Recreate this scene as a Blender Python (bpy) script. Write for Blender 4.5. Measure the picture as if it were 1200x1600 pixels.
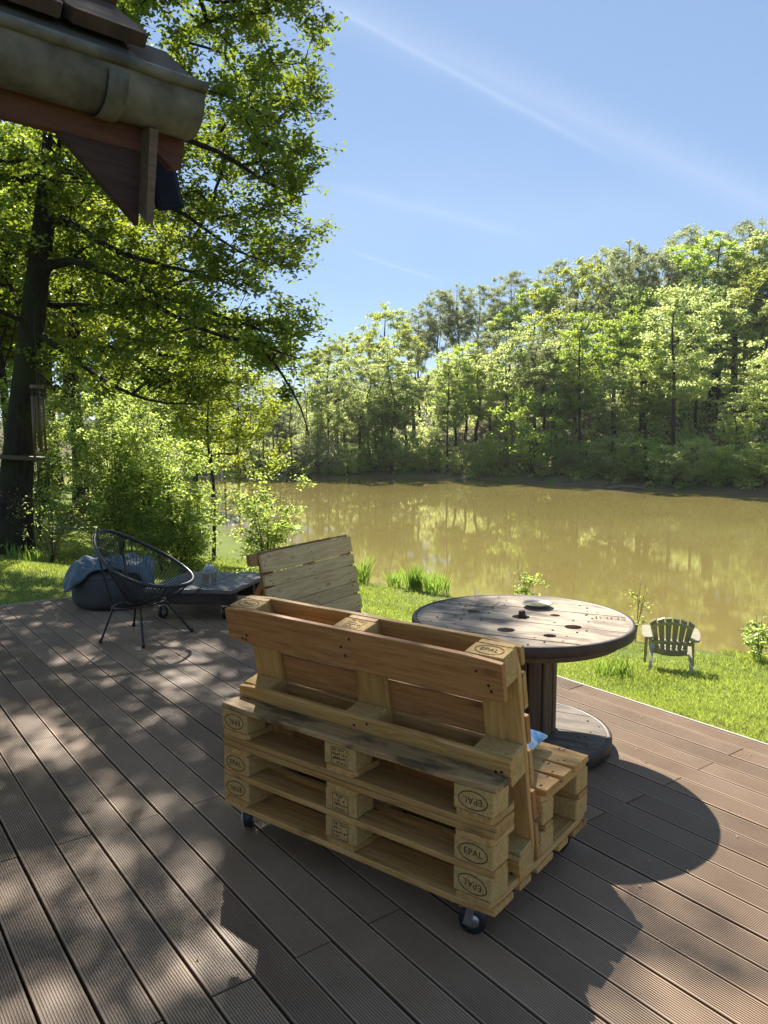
import bpy, bmesh, math, random
import numpy as np
from mathutils import Vector, Matrix

for o in list(bpy.data.objects):
    bpy.data.objects.remove(o)
scene = bpy.context.scene
COL = scene.collection
R = math.radians
PI = math.pi

# ------------------------------------------------------------------ camera
EYE = 1.577
cam_d = bpy.data.cameras.new('camera')
cam = bpy.data.objects.new('camera', cam_d)
COL.objects.link(cam)
cam_d.sensor_fit = 'VERTICAL'
cam_d.sensor_height = 36.0
cam_d.lens = 36.0 * 1210 / 1600
cam_d.clip_start = 0.05
cam_d.clip_end = 3000
cam.location = (0, 0, EYE)
cam.rotation_euler = (R(90 - 6.04), 0, 0)
scene.camera = cam

# ------------------------------------------------------------------ sky and sun
SUN_EL, SUN_AZ = R(41.5), R(-10.0)          # azimuth measured from +Y, negative = towards -X
world = bpy.data.worlds.new('World')
scene.world = world
world.use_nodes = True
wn, wl = world.node_tree.nodes, world.node_tree.links
wn.clear()
w_out = wn.new('ShaderNodeOutputWorld')
w_bg = wn.new('ShaderNodeBackground')
w_bg.inputs['Strength'].default_value = 0.05
w_sky = wn.new('ShaderNodeTexSky')
w_sky.sky_type = 'NISHITA'
w_sky.sun_disc = False
w_sky.sun_elevation = SUN_EL
w_sky.sun_rotation = SUN_AZ
w_sky.altitude = 200
w_sky.air_density = 0.85
w_sky.dust_density = 0.05
w_sky.ozone_density = 2.2
w_geo = wn.new('ShaderNodeTexCoord')


def wmath(op, a, b=None, clamp=False):
    n = wn.new('ShaderNodeMath')
    n.operation = op
    n.use_clamp = clamp
    for i, v in enumerate((a, b)):
        if v is None:
            continue
        if isinstance(v, (int, float)):
            n.inputs[i].default_value = v
        else:
            wl.new(v, n.inputs[i])
    return n.outputs[0]


def wdot(vec):
    n = wn.new('ShaderNodeVectorMath')
    n.operation = 'DOT_PRODUCT'
    wl.new(w_geo.outputs['Generated'], n.inputs[0])
    n.inputs[1].default_value = vec
    return n.outputs['Value']


w_noise = wn.new('ShaderNodeTexNoise')
w_noise.inputs['Scale'].default_value = 9.0
w_noise.inputs['Detail'].default_value = 5.0
wl.new(w_geo.outputs['Generated'], w_noise.inputs['Vector'])
sky_col = w_sky.outputs['Color']


def contrail(d0, d1, wide, strength, ragged, fade0, fade1):
    """old condensation trail along the great circle from direction d0 to d1"""
    global sky_col
    a, b = Vector(d0).normalized(), Vector(d1).normalized()
    nrm = a.cross(b).normalized()
    t = (b - a).normalized()
    d = wdot(nrm)
    nz = wmath('MULTIPLY', wmath('SUBTRACT', w_noise.outputs['Fac'], 0.5), ragged)
    d = wmath('ABSOLUTE', wmath('ADD', d, nz))
    m = wmath('SUBTRACT', 1.0, wmath('DIVIDE', d, wide), clamp=True)
    m = wmath('MULTIPLY', m, m)
    s = wdot(t)
    s0, s1 = a.dot(t), b.dot(t)
    m = wmath('MULTIPLY', m, wmath('DIVIDE', wmath('SUBTRACT', s, s0 - fade0), fade0, clamp=True))
    m = wmath('MULTIPLY', m, wmath('DIVIDE', wmath('SUBTRACT', s1 + fade1, s), fade1, clamp=True))
    m = wmath('MULTIPLY', m, wdot_up)
    m = wmath('MULTIPLY', m, strength)
    mx = wn.new('ShaderNodeMix')
    mx.data_type = 'RGBA'
    wl.new(m, mx.inputs['Factor'])
    wl.new(sky_col, mx.inputs['A'])
    mx.inputs['B'].default_value = (9.5, 10.0, 10.6, 1)
    sky_col = mx.outputs['Result']


# thin even veil of high cirrus over the whole sky
w_veil = wn.new('ShaderNodeMix')
w_veil.data_type = 'RGBA'
w_veil.inputs['Factor'].default_value = 0.5
wl.new(sky_col, w_veil.inputs['A'])
w_veil.inputs['B'].default_value = (3.4, 5.0, 7.6, 1)
sky_col = w_veil.outputs['Result']
wdot_up = wmath('GREATER_THAN', wdot((0, 1, 0)), 0.0)
contrail((-0.038, 0.893, 0.447), (0.189, 0.92, 0.345), 0.008, 0.12, 0.004, 0.06, 0.10)
contrail((-0.038, 0.893, 0.452), (0.412, 0.876, 0.25), 0.045, 0.12, 0.02, 0.08, 0.1)
contrail((-0.031, 0.959, 0.282), (0.123, 0.962, 0.245), 0.014, 0.07, 0.01, 0.05, 0.08)
contrail((-0.02, 0.977, 0.211), (0.054, 0.981, 0.188), 0.006, 0.10, 0.004, 0.03, 0.02)
contrail((-0.25, 0.93, 0.27), (0.30, 0.92, 0.23), 0.12, 0.07, 0.10, 0.1, 0.2)
wl.new(sky_col, w_bg.inputs['Color'])
wl.new(w_bg.outputs[0], w_out.inputs['Surface'])

sun_d = bpy.data.lights.new('sun', 'SUN')
sun_d.energy = 5.0
sun_d.angle = R(0.53)
sun_d.color = (1.0, 0.94, 0.84)
sun = bpy.data.objects.new('sun', sun_d)
COL.objects.link(sun)
to_sun = Vector((math.sin(SUN_AZ) * math.cos(SUN_EL), math.cos(SUN_AZ) * math.cos(SUN_EL), math.sin(SUN_EL)))
sun.rotation_euler = to_sun.to_track_quat('Z', 'Y').to_euler()
sun.location = (0, 0, 30)

vs = scene.view_settings
vs.view_transform = 'Standard'
vs.look = 'None'
vs.exposure = 1.33
vs.gamma = 1.0
vs.use_curve_mapping = False
scene.cycles.use_denoising = True
scene.cycles.max_bounces = 5
scene.cycles.diffuse_bounces = 3
scene.cycles.glossy_bounces = 3
scene.cycles.transmission_bounces = 4
scene.cycles.transparent_max_bounces = 8
scene.cycles.sample_clamp_indirect = 6.0
scene.cycles.caustics_reflective = False
scene.cycles.caustics_refractive = False

# ------------------------------------------------------------------ material helpers


class NT:
    def __init__(s, name):
        s.m = bpy.data.materials.new(name)
        s.m.use_nodes = True
        s.t = s.m.node_tree
        s.t.nodes.clear()
        s.out = s.t.nodes.new('ShaderNodeOutputMaterial')

    def n(s, kind, **kw):
        nd = s.t.nodes.new(kind)
        for k, v in kw.items():
            setattr(nd, k, v)
        return nd

    def l(s, a, b):
        s.t.links.new(a, b)

    def val(s, sock, v):
        if isinstance(v, bpy.types.NodeSocket):
            s.l(v, sock)
        else:
            sock.default_value = v

    def math(s, op, a, b=0.0, clamp=False):
        nd = s.n('ShaderNodeMath', operation=op, use_clamp=clamp)
        s.val(nd.inputs[0], a)
        s.val(nd.inputs[1], b)
        return nd.outputs[0]

    def coords(s, kind='Object', scale=(1, 1, 1), rand=0.0):
        tc = s.n('ShaderNodeTexCoord')
        mp = s.n('ShaderNodeMapping')
        s.l(tc.outputs[kind], mp.inputs['Vector'])
        mp.inputs['Scale'].default_value = scale
        if rand:
            oi = s.n('ShaderNodeObjectInfo')
            cx = s.n('ShaderNodeCombineXYZ')
            for i in range(3):
                s.l(s.math('MULTIPLY', oi.outputs['Random'], rand * (1 + 0.37 * i)), cx.inputs[i])
            s.l(cx.outputs[0], mp.inputs['Location'])
        return mp.outputs[0]

    def noise(s, vec, scale, detail=3.0, rough=0.55, dist=0.0):
        nd = s.n('ShaderNodeTexNoise')
        s.l(vec, nd.inputs['Vector'])
        nd.inputs['Scale'].default_value = scale
        nd.inputs['Detail'].default_value = detail
        nd.inputs['Roughness'].default_value = rough
        nd.inputs['Distortion'].default_value = dist
        return nd.outputs['Fac']

    def ramp(s, fac, stops):
        nd = s.n('ShaderNodeValToRGB')
        s.l(fac, nd.inputs['Fac'])
        cr = nd.color_ramp
        while len(cr.elements) < len(stops):
            cr.elements.new(0.5)
        for el, (p, c) in zip(cr.elements, stops):
            el.position = p
            el.color = (*c, 1) if len(c) == 3 else c
        return nd.outputs['Color']

    def mix(s, fac, a, b, mode='MIX'):
        nd = s.n('ShaderNodeMix', data_type='RGBA', blend_type=mode)
        s.val(nd.inputs['Factor'], fac)
        for k, v in (('A', a), ('B', b)):
            if isinstance(v, tuple):
                v = (*v, 1) if len(v) == 3 else v
            s.val(nd.inputs[k], v)
        return nd.outputs['Result']

    def bump(s, h, strength=0.3, dist=0.01):
        nd = s.n('ShaderNodeBump')
        nd.inputs['Strength'].default_value = strength
        nd.inputs['Distance'].default_value = dist
        s.l(h, nd.inputs['Height'])
        return nd.outputs['Normal']

    def pbr(s, col, rough=0.6, metal=0.0, normal=None, spec=0.5):
        p = s.n('ShaderNodeBsdfPrincipled')
        c = (*col, 1) if isinstance(col, tuple) and len(col) == 3 else col
        s.val(p.inputs['Base Color'], c)
        s.val(p.inputs['Roughness'], rough)
        s.val(p.inputs['Metallic'], metal)
        p.inputs['Specular IOR Level'].default_value = spec
        if normal is not None:
            s.l(normal, p.inputs['Normal'])
        s.l(p.outputs[0], s.out.inputs['Surface'])
        return p


def rnd_of(t):
    return t.n('ShaderNodeObjectInfo').outputs['Random']


def mat_wood(name, dark, mid, light, rough=0.7, grain=1.0, vary=0.25, knots=True, stain=None):
    """grain runs along local X"""
    t = NT(name)
    v = t.coords('Object', (1.2, 16, 16), rand=37.0)
    g = t.noise(v, 3.2 * grain, 5, 0.6, 1.1)
    col = t.ramp(g, [(0.28, dark), (0.5, mid), (0.74, light)])
    v2 = t.coords('Object', (0.9, 70, 70), rand=11.0)
    fine = t.noise(v2, 3.0, 3, 0.6)
    col = t.mix(t.math('MULTIPLY', fine, 0.5), col, t.mix(1.0, col, (0.62, 0.55, 0.45), 'MULTIPLY'))
    if knots:
        vo = t.n('ShaderNodeTexVoronoi')
        t.l(t.coords('Object', (3.2, 9, 9), rand=53.0), vo.inputs['Vector'])
        vo.inputs['Scale'].default_value = 1.0
        k = t.math('LESS_THAN', vo.outputs['Distance'], 0.12)
        k = t.math('SUBTRACT', 1.0, t.math('DIVIDE', vo.outputs['Distance'], 0.15, True), True)
        col = t.mix(t.math('MULTIPLY', k, 0.8), col, tuple(0.32 * c for c in dark))
    r = rnd_of(t)
    tint = t.ramp(r, [(0.0, (1 - vary, 1 - vary * 1.1, 1 - vary * 1.3)), (0.5, (1, 1, 1)), (1.0, (1 + vary * 0.4, 1 + vary * 0.35, 1 + vary * 0.2))])
    col = t.mix(1.0, col, tint, 'MULTIPLY')
    if stain:
        s = t.noise(t.coords('Object', (2.5, 6, 6), rand=5.0), 1.6, 4, 0.65)
        s = t.ramp(s, [(0.47, (0, 0, 0)), (0.60, (1, 1, 1))])
        col = t.mix(t.math('MULTIPLY', s, 0.75), col, stain)
    h = t.math('ADD', g, t.math('MULTIPLY', fine, 0.6))
    t.pbr(col, rough, normal=t.bump(h, 0.35, 0.003), spec=0.3)
    return t.m


def mat_plain(name, col, rough=0.5, metal=0.0, spec=0.5, noise=0.25, scale=9.0, bump=0.0):
    t = NT(name)
    v = t.coords('Object', (1, 1, 1), rand=7.0)
    f = t.noise(v, scale, 4, 0.6)
    c = t.ramp(f, [(0.3, tuple(x * (1 - noise) for x in col)), (0.7, tuple(min(1, x * (1 + noise * 0.6)) for x in col))])
    rr = t.math('ADD', t.math('MULTIPLY', f, 0.2), rough - 0.1)
    t.pbr(c, rr, metal, t.bump(t.noise(v, scale * 8, 3), bump, 0.002) if bump else None, spec)
    return t.m


def mat_leaf(name, dark, light, trans, tfac=0.45, patch=0.35, rough=0.5, contrast=1.0):
    t = NT(name)
    a = t.n('ShaderNodeAttribute', attribute_name='rnd')
    ge = t.n('ShaderNodeNewGeometry')
    big = t.noise(ge.outputs['Position'], patch, 3)
    if contrast != 1.0:
        big = t.math('ADD', t.math('MULTIPLY', t.math('SUBTRACT', big, 0.5), contrast), 0.5, True)
    f = t.math('ADD', t.math('MULTIPLY', a.outputs['Fac'], 0.6), t.math('MULTIPLY', big, 0.9))
    f = t.math('SUBTRACT', f, 0.25, True)
    f = t.math('ADD', f, t.math('MULTIPLY', t.math('SUBTRACT', rnd_of(t), 0.5), 0.7), True)
    col = t.ramp(f, [(0.1, dark), (0.85, light)])
    tc = t.ramp(f, [(0.1, tuple(0.7 * c for c in trans)), (0.85, trans)])
    d = t.n('ShaderNodeBsdfDiffuse')
    t.l(col, d.inputs['Color'])
    tr = t.n('ShaderNodeBsdfTranslucent')
    t.l(tc, tr.inputs['Color'])
    g = t.n('ShaderNodeBsdfGlossy')
    g.inputs['Roughness'].default_value = rough
    g.inputs['Color'].default_value = (0.9, 0.95, 0.9, 1)
    m1 = t.n('ShaderNodeMixShader')
    m1.inputs[0].default_value = tfac
    t.l(d.outputs[0], m1.inputs[1])
    t.l(tr.outputs[0], m1.inputs[2])
    m2 = t.n('ShaderNodeMixShader')
    m2.inputs[0].default_value = 0.05
    t.l(m1.outputs[0], m2.inputs[1])
    t.l(g.outputs[0], m2.inputs[2])
    t.l(m2.outputs[0], t.out.inputs['Surface'])
    return t.m


M = {}
M['pine'] = mat_wood('pallet_pine', (0.33, 0.18, 0.055), (0.49, 0.295, 0.10), (0.61, 0.41, 0.175), vary=0.22)
M['pine_pale'] = mat_wood('pale_new_pine', (0.42, 0.28, 0.13), (0.58, 0.42, 0.22), (0.68, 0.53, 0.31), vary=0.15)
M['pine_dirty'] = mat_wood('stained_pine', (0.20, 0.13, 0.06), (0.36, 0.24, 0.11), (0.48, 0.34, 0.18), stain=(0.02, 0.022, 0.014))
M['pine_red'] = mat_wood('reddish_pine', (0.26, 0.115, 0.04), (0.38, 0.185, 0.068), (0.47, 0.26, 0.105), vary=0.2)
M['spool'] = mat_wood('weathered_spool_wood', (0.23, 0.165, 0.11), (0.40, 0.315, 0.225), (0.55, 0.46, 0.35), grain=1.3, vary=0.22, stain=(0.12, 0.085, 0.06))
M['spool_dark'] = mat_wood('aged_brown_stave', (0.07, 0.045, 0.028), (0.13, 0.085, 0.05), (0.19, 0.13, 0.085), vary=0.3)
M['grey_wood'] = mat_wood('grey_weathered_plank', (0.11, 0.108, 0.105), (0.19, 0.185, 0.178), (0.28, 0.272, 0.262), vary=0.2)
M['spool_base'] = mat_wood('worn_base_plank', (0.11, 0.085, 0.065), (0.19, 0.155, 0.12), (0.28, 0.235, 0.19), vary=0.2, stain=(0.07, 0.055, 0.045))
M['dark_wood'] = mat_wood('dark_beam', (0.03, 0.024, 0.02), (0.06, 0.046, 0.036), (0.09, 0.07, 0.055))
M['fascia'] = mat_wood('red_brown_fascia', (0.052, 0.019, 0.013), (0.092, 0.035, 0.023), (0.125, 0.052, 0.034), vary=0.1, knots=False)
M['gusset'] = mat_wood('dark_brown_board', (0.022, 0.010, 0.009), (0.04, 0.019, 0.016), (0.058, 0.03, 0.024), vary=0.1, knots=False)
M['endgrain'] = mat_wood('grey_board_edge', (0.075, 0.05, 0.036), (0.12, 0.082, 0.06), (0.165, 0.115, 0.088), vary=0.1, knots=False)


def mat_chip():
    t = NT('pressed_chip_block')
    v = t.coords('Object', (1, 1, 1), rand=19.0)
    vo = t.n('ShaderNodeTexVoronoi')
    t.l(v, vo.inputs['Vector'])
    vo.inputs['Scale'].default_value = 130
    c = t.ramp(vo.outputs['Color'], [(0.0, (0.39, 0.26, 0.095)), (0.5, (0.47, 0.325, 0.13)), (1.0, (0.54, 0.39, 0.17))])
    n2 = t.noise(v, 14, 4)
    c = t.mix(t.math('MULTIPLY', n2, 0.6), c, t.mix(1.0, c, (0.7, 0.62, 0.5), 'MULTIPLY'))
    t.pbr(c, 0.85, normal=t.bump(vo.outputs['Distance'], 0.5, 0.003), spec=0.2)
    return t.m


M['chip'] = mat_chip()


def mat_deck():
    t = NT('grooved_composite_decking')
    v = t.coords('Object', (1, 1, 1), rand=41.0)
    big = t.noise(v, 2.2, 4, 0.6)
    fine = t.noise(t.coords('Object', (6, 90, 90), rand=3.0), 2.0, 3)
    c = t.ramp(big, [(0.25, (0.27, 0.182, 0.118)), (0.55, (0.36, 0.255, 0.17)), (0.8, (0.42, 0.306, 0.212))])
    c = t.mix(t.math('MULTIPLY', fine, 0.45), c, t.mix(1.0, c, (0.72, 0.7, 0.68), 'MULTIPLY'))
    tint = t.ramp(rnd_of(t), [(0, (0.74, 0.72, 0.71)), (0.5, (0.98, 0.98, 0.98)), (1, (1.14, 1.11, 1.07))])
    c = t.mix(1.0, c, tint, 'MULTIPLY')
    # grime lying in the grooves
    sx = t.n('ShaderNodeSeparateXYZ')
    t.l(t.coords('Object'), sx.inputs[0])
    low = t.math('LESS_THAN', sx.outputs['Z'], -0.0012)
    c = t.mix(t.math('MULTIPLY', low, 0.55), c, (0.04, 0.03, 0.023))
    st = t.noise(v, 9, 5, 0.7)
    st = t.ramp(st, [(0.62, (0, 0, 0)), (0.78, (1, 1, 1))])
    c = t.mix(t.math('MULTIPLY', st, 0.25), c, (0.36, 0.31, 0.27))
    t.pbr(c, t.math('ADD', t.math('MULTIPLY', big, 0.25), 0.42), normal=t.bump(fine, 0.15, 0.001), spec=0.25)
    return t.m


M['deck'] = mat_deck()
M['trim'] = mat_plain('deck_edge_trim', (0.42, 0.37, 0.32), 0.5, noise=0.15)
M['joist'] = mat_plain('deck_joist', (0.03, 0.025, 0.02), 0.9)
M['black'] = mat_plain('black_steel', (0.012, 0.012, 0.013), 0.35, 0.0, 0.5, 0.1)
M['cord'] = mat_plain('black_plastic_cord', (0.02, 0.021, 0.024), 0.35, 0.0, 0.5, 0.1)
M['rubber'] = mat_plain('caster_rubber', (0.016, 0.018, 0.02), 0.45, noise=0.2)
M['zinc'] = mat_plain('zinc_plated_steel', (0.42, 0.42, 0.41), 0.35, 0.85)
M['rim'] = mat_plain('rusted_steel_rim', (0.055, 0.036, 0.028), 0.55, 0.3, noise=0.5, scale=14, bump=0.3)
M['rim_top'] = mat_plain('grey_steel_rim_edge', (0.20, 0.19, 0.19), 0.5, 0.4, noise=0.35, scale=20)
M['ink'] = mat_plain('burnt_stamp', (0.05, 0.028, 0.015), 0.9, noise=0.35, scale=60)
M['stencil'] = mat_plain('faded_stencil_paint', (0.055, 0.032, 0.03), 0.9, noise=0.5, scale=50)
M['nail'] = mat_plain('rusty_nail', (0.03, 0.018, 0.012), 0.8)
M['gutter'] = mat_plain('weathered_zinc_gutter', (0.13, 0.125, 0.112), 0.8, 0.0, 0.2, noise=0.55, scale=11, bump=0.2)
M['tile'] = mat_plain('brown_roof_tile', (0.07, 0.045, 0.038), 0.95, 0.0, 0.08, noise=0.4, scale=12, bump=0.4)
M['flash'] = mat_plain('grey_eave_flashing', (0.075, 0.066, 0.06), 0.95, 0.0, 0.08, noise=0.35, scale=10)
M['lampblue'] = mat_plain('dark_blue_lamp_case', (0.008, 0.01, 0.032), 0.6, 0.0, 0.2, noise=0.2)
M['lampglass'] = mat_plain('dark_lamp_glass', (0.006, 0.007, 0.02), 0.45, 0.0, 0.15, noise=0.1)
M['wall'] = mat_plain('house_render', (0.42, 0.38, 0.33), 0.9, noise=0.12, scale=5, bump=0.3)
M['beanbag'] = mat_plain('slate_grey_fabric', (0.06, 0.068, 0.07), 0.8, noise=0.2, scale=40, bump=0.2)
M['blanket'] = mat_plain('steel_blue_cloth', (0.07, 0.112, 0.14), 0.6, noise=0.25, scale=12, bump=0.1)
M['olive'] = mat_plain('olive_taupe_plastic', (0.36, 0.32, 0.22), 0.32, noise=0.12, scale=8)
M['lantern'] = mat_plain('weathered_cream_metal', (0.38, 0.37, 0.33), 0.6, noise=0.4, scale=30)
M['lanterntop'] = mat_plain('grey_lantern_dome', (0.34, 0.37, 0.41), 0.5, 0.2, noise=0.3, scale=30)
M['lanternpane'] = mat_plain('dusty_lantern_pane', (0.25, 0.24, 0.18), 0.25, noise=0.3, scale=25)
M['dish'] = mat_plain('pewter_dish', (0.24, 0.24, 0.22), 0.4, 0.2, noise=0.2)
M['ash'] = mat_plain('olive_ash', (0.16, 0.14, 0.055), 0.9, noise=0.5, scale=60)
M['bamboo'] = mat_plain('dark_bamboo_tube', (0.13, 0.09, 0.05), 0.5, noise=0.3)
M['shelf'] = mat_wood('mossy_plank', (0.08, 0.065, 0.045), (0.14, 0.11, 0.08), (0.2, 0.165, 0.12), knots=False)


def mat_cushion():
    t = NT('pale_blue_print_cloth')
    v = t.coords('Object')
    f = t.noise(v, 16, 3, 0.5, 1.5)
    c = t.ramp(f, [(0.35, (0.16, 0.36, 0.62)), (0.5, (0.33, 0.55, 0.76)), (0.62, (0.72, 0.79, 0.84))])
    t.pbr(c, 0.85, normal=t.bump(t.noise(v, 260, 2), 0.2, 0.001), spec=0.2)
    return t.m


M['cushion'] = mat_cushion()


def mat_bark(name, dark, light, moss=None):
    t = NT(name)
    v = t.coords('Object', (7, 7, 1.6))
    n1 = t.noise(v, 2.6, 6, 0.65, 0.6)
    c = t.ramp(n1, [(0.3, dark), (0.7, light)])
    if moss:
        ms = t.noise(t.coords('Object', (1, 1, 0.6)), 1.7, 4)
        ms = t.ramp(ms, [(0.5, (0, 0, 0)), (0.65, (1, 1, 1))])
        c = t.mix(t.math('MULTIPLY', ms, 0.6), c, moss)
    t.pbr(c, 0.95, normal=t.bump(n1, 0.9, 0.03), spec=0.15)
    return t.m


M['bark'] = mat_bark('rough_dark_bark', (0.014, 0.011, 0.009), (0.055, 0.045, 0.036), (0.04, 0.055, 0.02))
M['bark_far'] = mat_bark('grey_brown_bark', (0.022, 0.018, 0.015), (0.07, 0.06, 0.05))
M['bark_stem'] = mat_bark('brown_shrub_stem', (0.045, 0.034, 0.024), (0.11, 0.085, 0.06))

M['leaf_main'] = mat_leaf('oak_leaf', (0.03, 0.06, 0.012), (0.085, 0.135, 0.02), (0.36, 0.46, 0.035), 0.46)
M['leaf_lime'] = mat_leaf('lime_green_leaf', (0.07, 0.115, 0.014), (0.14, 0.19, 0.022), (0.56, 0.64, 0.045), 0.55)
M['leaf_shrub'] = mat_leaf('shrub_leaf', (0.09, 0.15, 0.026), (0.18, 0.245, 0.045), (0.70, 0.86, 0.16), 0.58)
M['leaf_pale'] = mat_leaf('pale_spring_leaf', (0.13, 0.19, 0.055), (0.22, 0.295, 0.08), (0.84, 0.95, 0.3), 0.6, 0.12)
M['leaf_yellow'] = mat_leaf('yellow_green_leaf', (0.13, 0.17, 0.03), (0.22, 0.26, 0.045), (0.78, 0.86, 0.13), 0.6, 0.12)
M['leaf_green'] = mat_leaf('fresh_green_leaf', (0.075, 0.135, 0.022), (0.15, 0.23, 0.035), (0.68, 0.86, 0.11), 0.6, 0.12)
M['leaf_grey'] = mat_leaf('grey_green_leaf', (0.13, 0.16, 0.08), (0.2, 0.235, 0.12), (0.62, 0.68, 0.28), 0.52, 0.12)
M['leaf_dark'] = mat_leaf('deep_green_leaf', (0.05, 0.09, 0.032), (0.10, 0.155, 0.055), (0.42, 0.56, 0.16), 0.55, 0.15)
M['grass'] = mat_leaf('lawn_blade', (0.10, 0.16, 0.022), (0.27, 0.29, 0.07), (0.56, 0.66, 0.10), 0.45, 0.9, 0.45, 2.6)
M['reed'] = mat_leaf('reed_blade', (0.06, 0.13, 0.016), (0.14, 0.23, 0.036), (0.4, 0.6, 0.08), 0.5, 0.8, 0.4)
M['dry'] = mat_leaf('dry_straw', (0.2, 0.15, 0.07), (0.34, 0.28, 0.15), (0.3, 0.25, 0.12), 0.25, 0.8)

# ------------------------------------------------------------------ object helpers


def link(o, parent=None):
    COL.objects.link(o)
    if parent is not None:
        o.parent = parent
    return o


def obj(name, mesh, mat=None, parent=None, loc=(0, 0, 0), rot=(0, 0, 0), scale=None):
    if mat is not None and len(mesh.materials) == 0:
        mesh.materials.append(M[mat] if isinstance(mat, str) else mat)
    o = bpy.data.objects.new(name, mesh)
    o.location = loc
    o.rotation_euler = rot
    if scale is not None:
        o.scale = scale
    return link(o, parent)


def tag(o, label=None, cat=None, group=None, kind=None):
    for k, v in (('label', label), ('category', cat), ('group', group), ('kind', kind)):
        if v:
            o[k] = v
    return o


def thing(name, label, cat, loc=(0, 0, 0), rz=0.0, group=None):
    o = bpy.data.objects.new(name, None)
    o.empty_display_size = 0.1
    o.location = loc
    o.rotation_euler = (0, 0, rz)
    link(o)
    return tag(o, label, cat, group)


def mesh_np(name, verts, faces, smooth=False, rnd=None):
    """faces: list of (n,k) int arrays with constant k each"""
    me = bpy.data.meshes.new(name)
    verts = np.asarray(verts, dtype=np.float32)
    me.vertices.add(len(verts))
    me.vertices.foreach_set('co', verts.ravel())
    faces = [np.asarray(f, dtype=np.int32) for f in faces if len(f)]
    idx = np.concatenate([f.ravel() for f in faces])
    sizes = np.concatenate([np.full(len(f), f.shape[1], dtype=np.int32) for f in faces])
    starts = np.concatenate([[0], np.cumsum(sizes)[:-1]]).astype(np.int32)
    me.loops.add(len(idx))
    me.loops.foreach_set('vertex_index', idx)
    me.polygons.add(len(sizes))
    me.polygons.foreach_set('loop_start', starts)
    me.polygons.foreach_set('loop_total', sizes)
    if smooth:
        me.polygons.foreach_set('use_smooth', np.ones(len(sizes), dtype=bool))
    me.update(calc_edges=True)
    if rnd is not None:
        at = me.attributes.new('rnd', 'FLOAT', 'FACE')
        at.data.foreach_set('value', np.asarray(rnd, dtype=np.float32))
    return me


def mesh_py(name, verts, faces, smooth=False):
    me = bpy.data.meshes.new(name)
    me.from_pydata([tuple(v) for v in verts], [], [tuple(f) for f in faces])
    if smooth:
        for p in me.polygons:
            p.use_smooth = True
    me.update()
    return me


def bm_mesh(name, bm, smooth=False):
    me = bpy.data.meshes.new(name)
    bmesh.ops.recalc_face_normals(bm, faces=bm.faces)
    bm.to_mesh(me)
    bm.free()
    if smooth:
        for p in me.polygons:
            p.use_smooth = True
    return me


_boxcache = {}


def box_mesh(sx, sy, sz, c=0.003, cache=True):
    """chamfered box centred on the origin"""
    key = (round(sx, 4), round(sy, 4), round(sz, 4), round(c, 4))
    bm = bmesh.new()
    bmesh.ops.create_cube(bm, size=1.0)
    for v in bm.verts:
        v.co = Vector((v.co.x * sx, v.co.y * sy, v.co.z * sz))
    if c > 0:
        bmesh.ops.bevel(bm, geom=bm.edges[:] + bm.verts[:], offset=c, segments=1, affect='EDGES', profile=0.5)
    return bm_mesh('box', bm)


def shared_box(sx, sy, sz, c, mat):
    key = (round(sx, 4), round(sy, 4), round(sz, 4), round(c, 4), mat)
    if key not in _boxcache:
        me = box_mesh(sx, sy, sz, c)
        me.materials.append(M[mat])
        _boxcache[key] = me
    return _boxcache[key]


def plank(name, lo, hi, mat, parent, c=0.003, axis=0, rot=None):
    """box piece between corners lo and hi (parent space) whose grain runs along axis"""
    lo, hi = Vector(lo), Vector(hi)
    s = hi - lo
    ctr = (lo + hi) / 2
    if axis == 0:
        dims, rz = (s.x, s.y, s.z), (0, 0, 0)
    elif axis == 1:
        dims, rz = (s.y, s.x, s.z), (0, 0, PI / 2)
    else:
        dims, rz = (s.z, s.y, s.x), (0, -PI / 2, 0)
    return obj(name, shared_box(*dims, c, mat), None, parent, ctr, rz)


def tube_np(pts, rad, sides):
    """swept tube; returns verts, quads"""
    P = np.asarray(pts, float)
    n = len(P)
    rad = np.broadcast_to(np.asarray(rad, float), (n,))
    T = np.gradient(P, axis=0)
    T /= np.linalg.norm(T, axis=1)[:, None] + 1e-9
    ref = np.array([0, 0, 1.0]) if abs(T[0, 2]) < 0.9 else np.array([1.0, 0, 0])
    N = np.cross(T, ref)
    N /= np.linalg.norm(N, axis=1)[:, None] + 1e-9
    B = np.cross(T, N)
    a = np.linspace(0, 2 * PI, sides, endpoint=False)
    V = P[:, None, :] + rad[:, None, None] * (np.cos(a)[None, :, None] * N[:, None, :] + np.sin(a)[None, :, None] * B[:, None, :])
    i = np.arange(n - 1)[:, None] * sides
    j = np.arange(sides)[None, :]
    k = (j + 1) % sides
    F = np.stack([i + j, i + k, i + sides + k, i + sides + j], -1).reshape(-1, 4)
    return V.reshape(-1, 3), F


class Tubes:
    def __init__(s):
        s.v, s.f, s.n = [], [], 0

    def add(s, pts, rad, sides=6):
        v, f = tube_np(pts, rad, sides)
        s.v.append(v)
        s.f.append(f + s.n)
        s.n += len(v)
        return s

    def mesh(s, name='tubes', smooth=True):
        return mesh_np(name, np.concatenate(s.v), [np.concatenate(s.f)], smooth)


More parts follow.
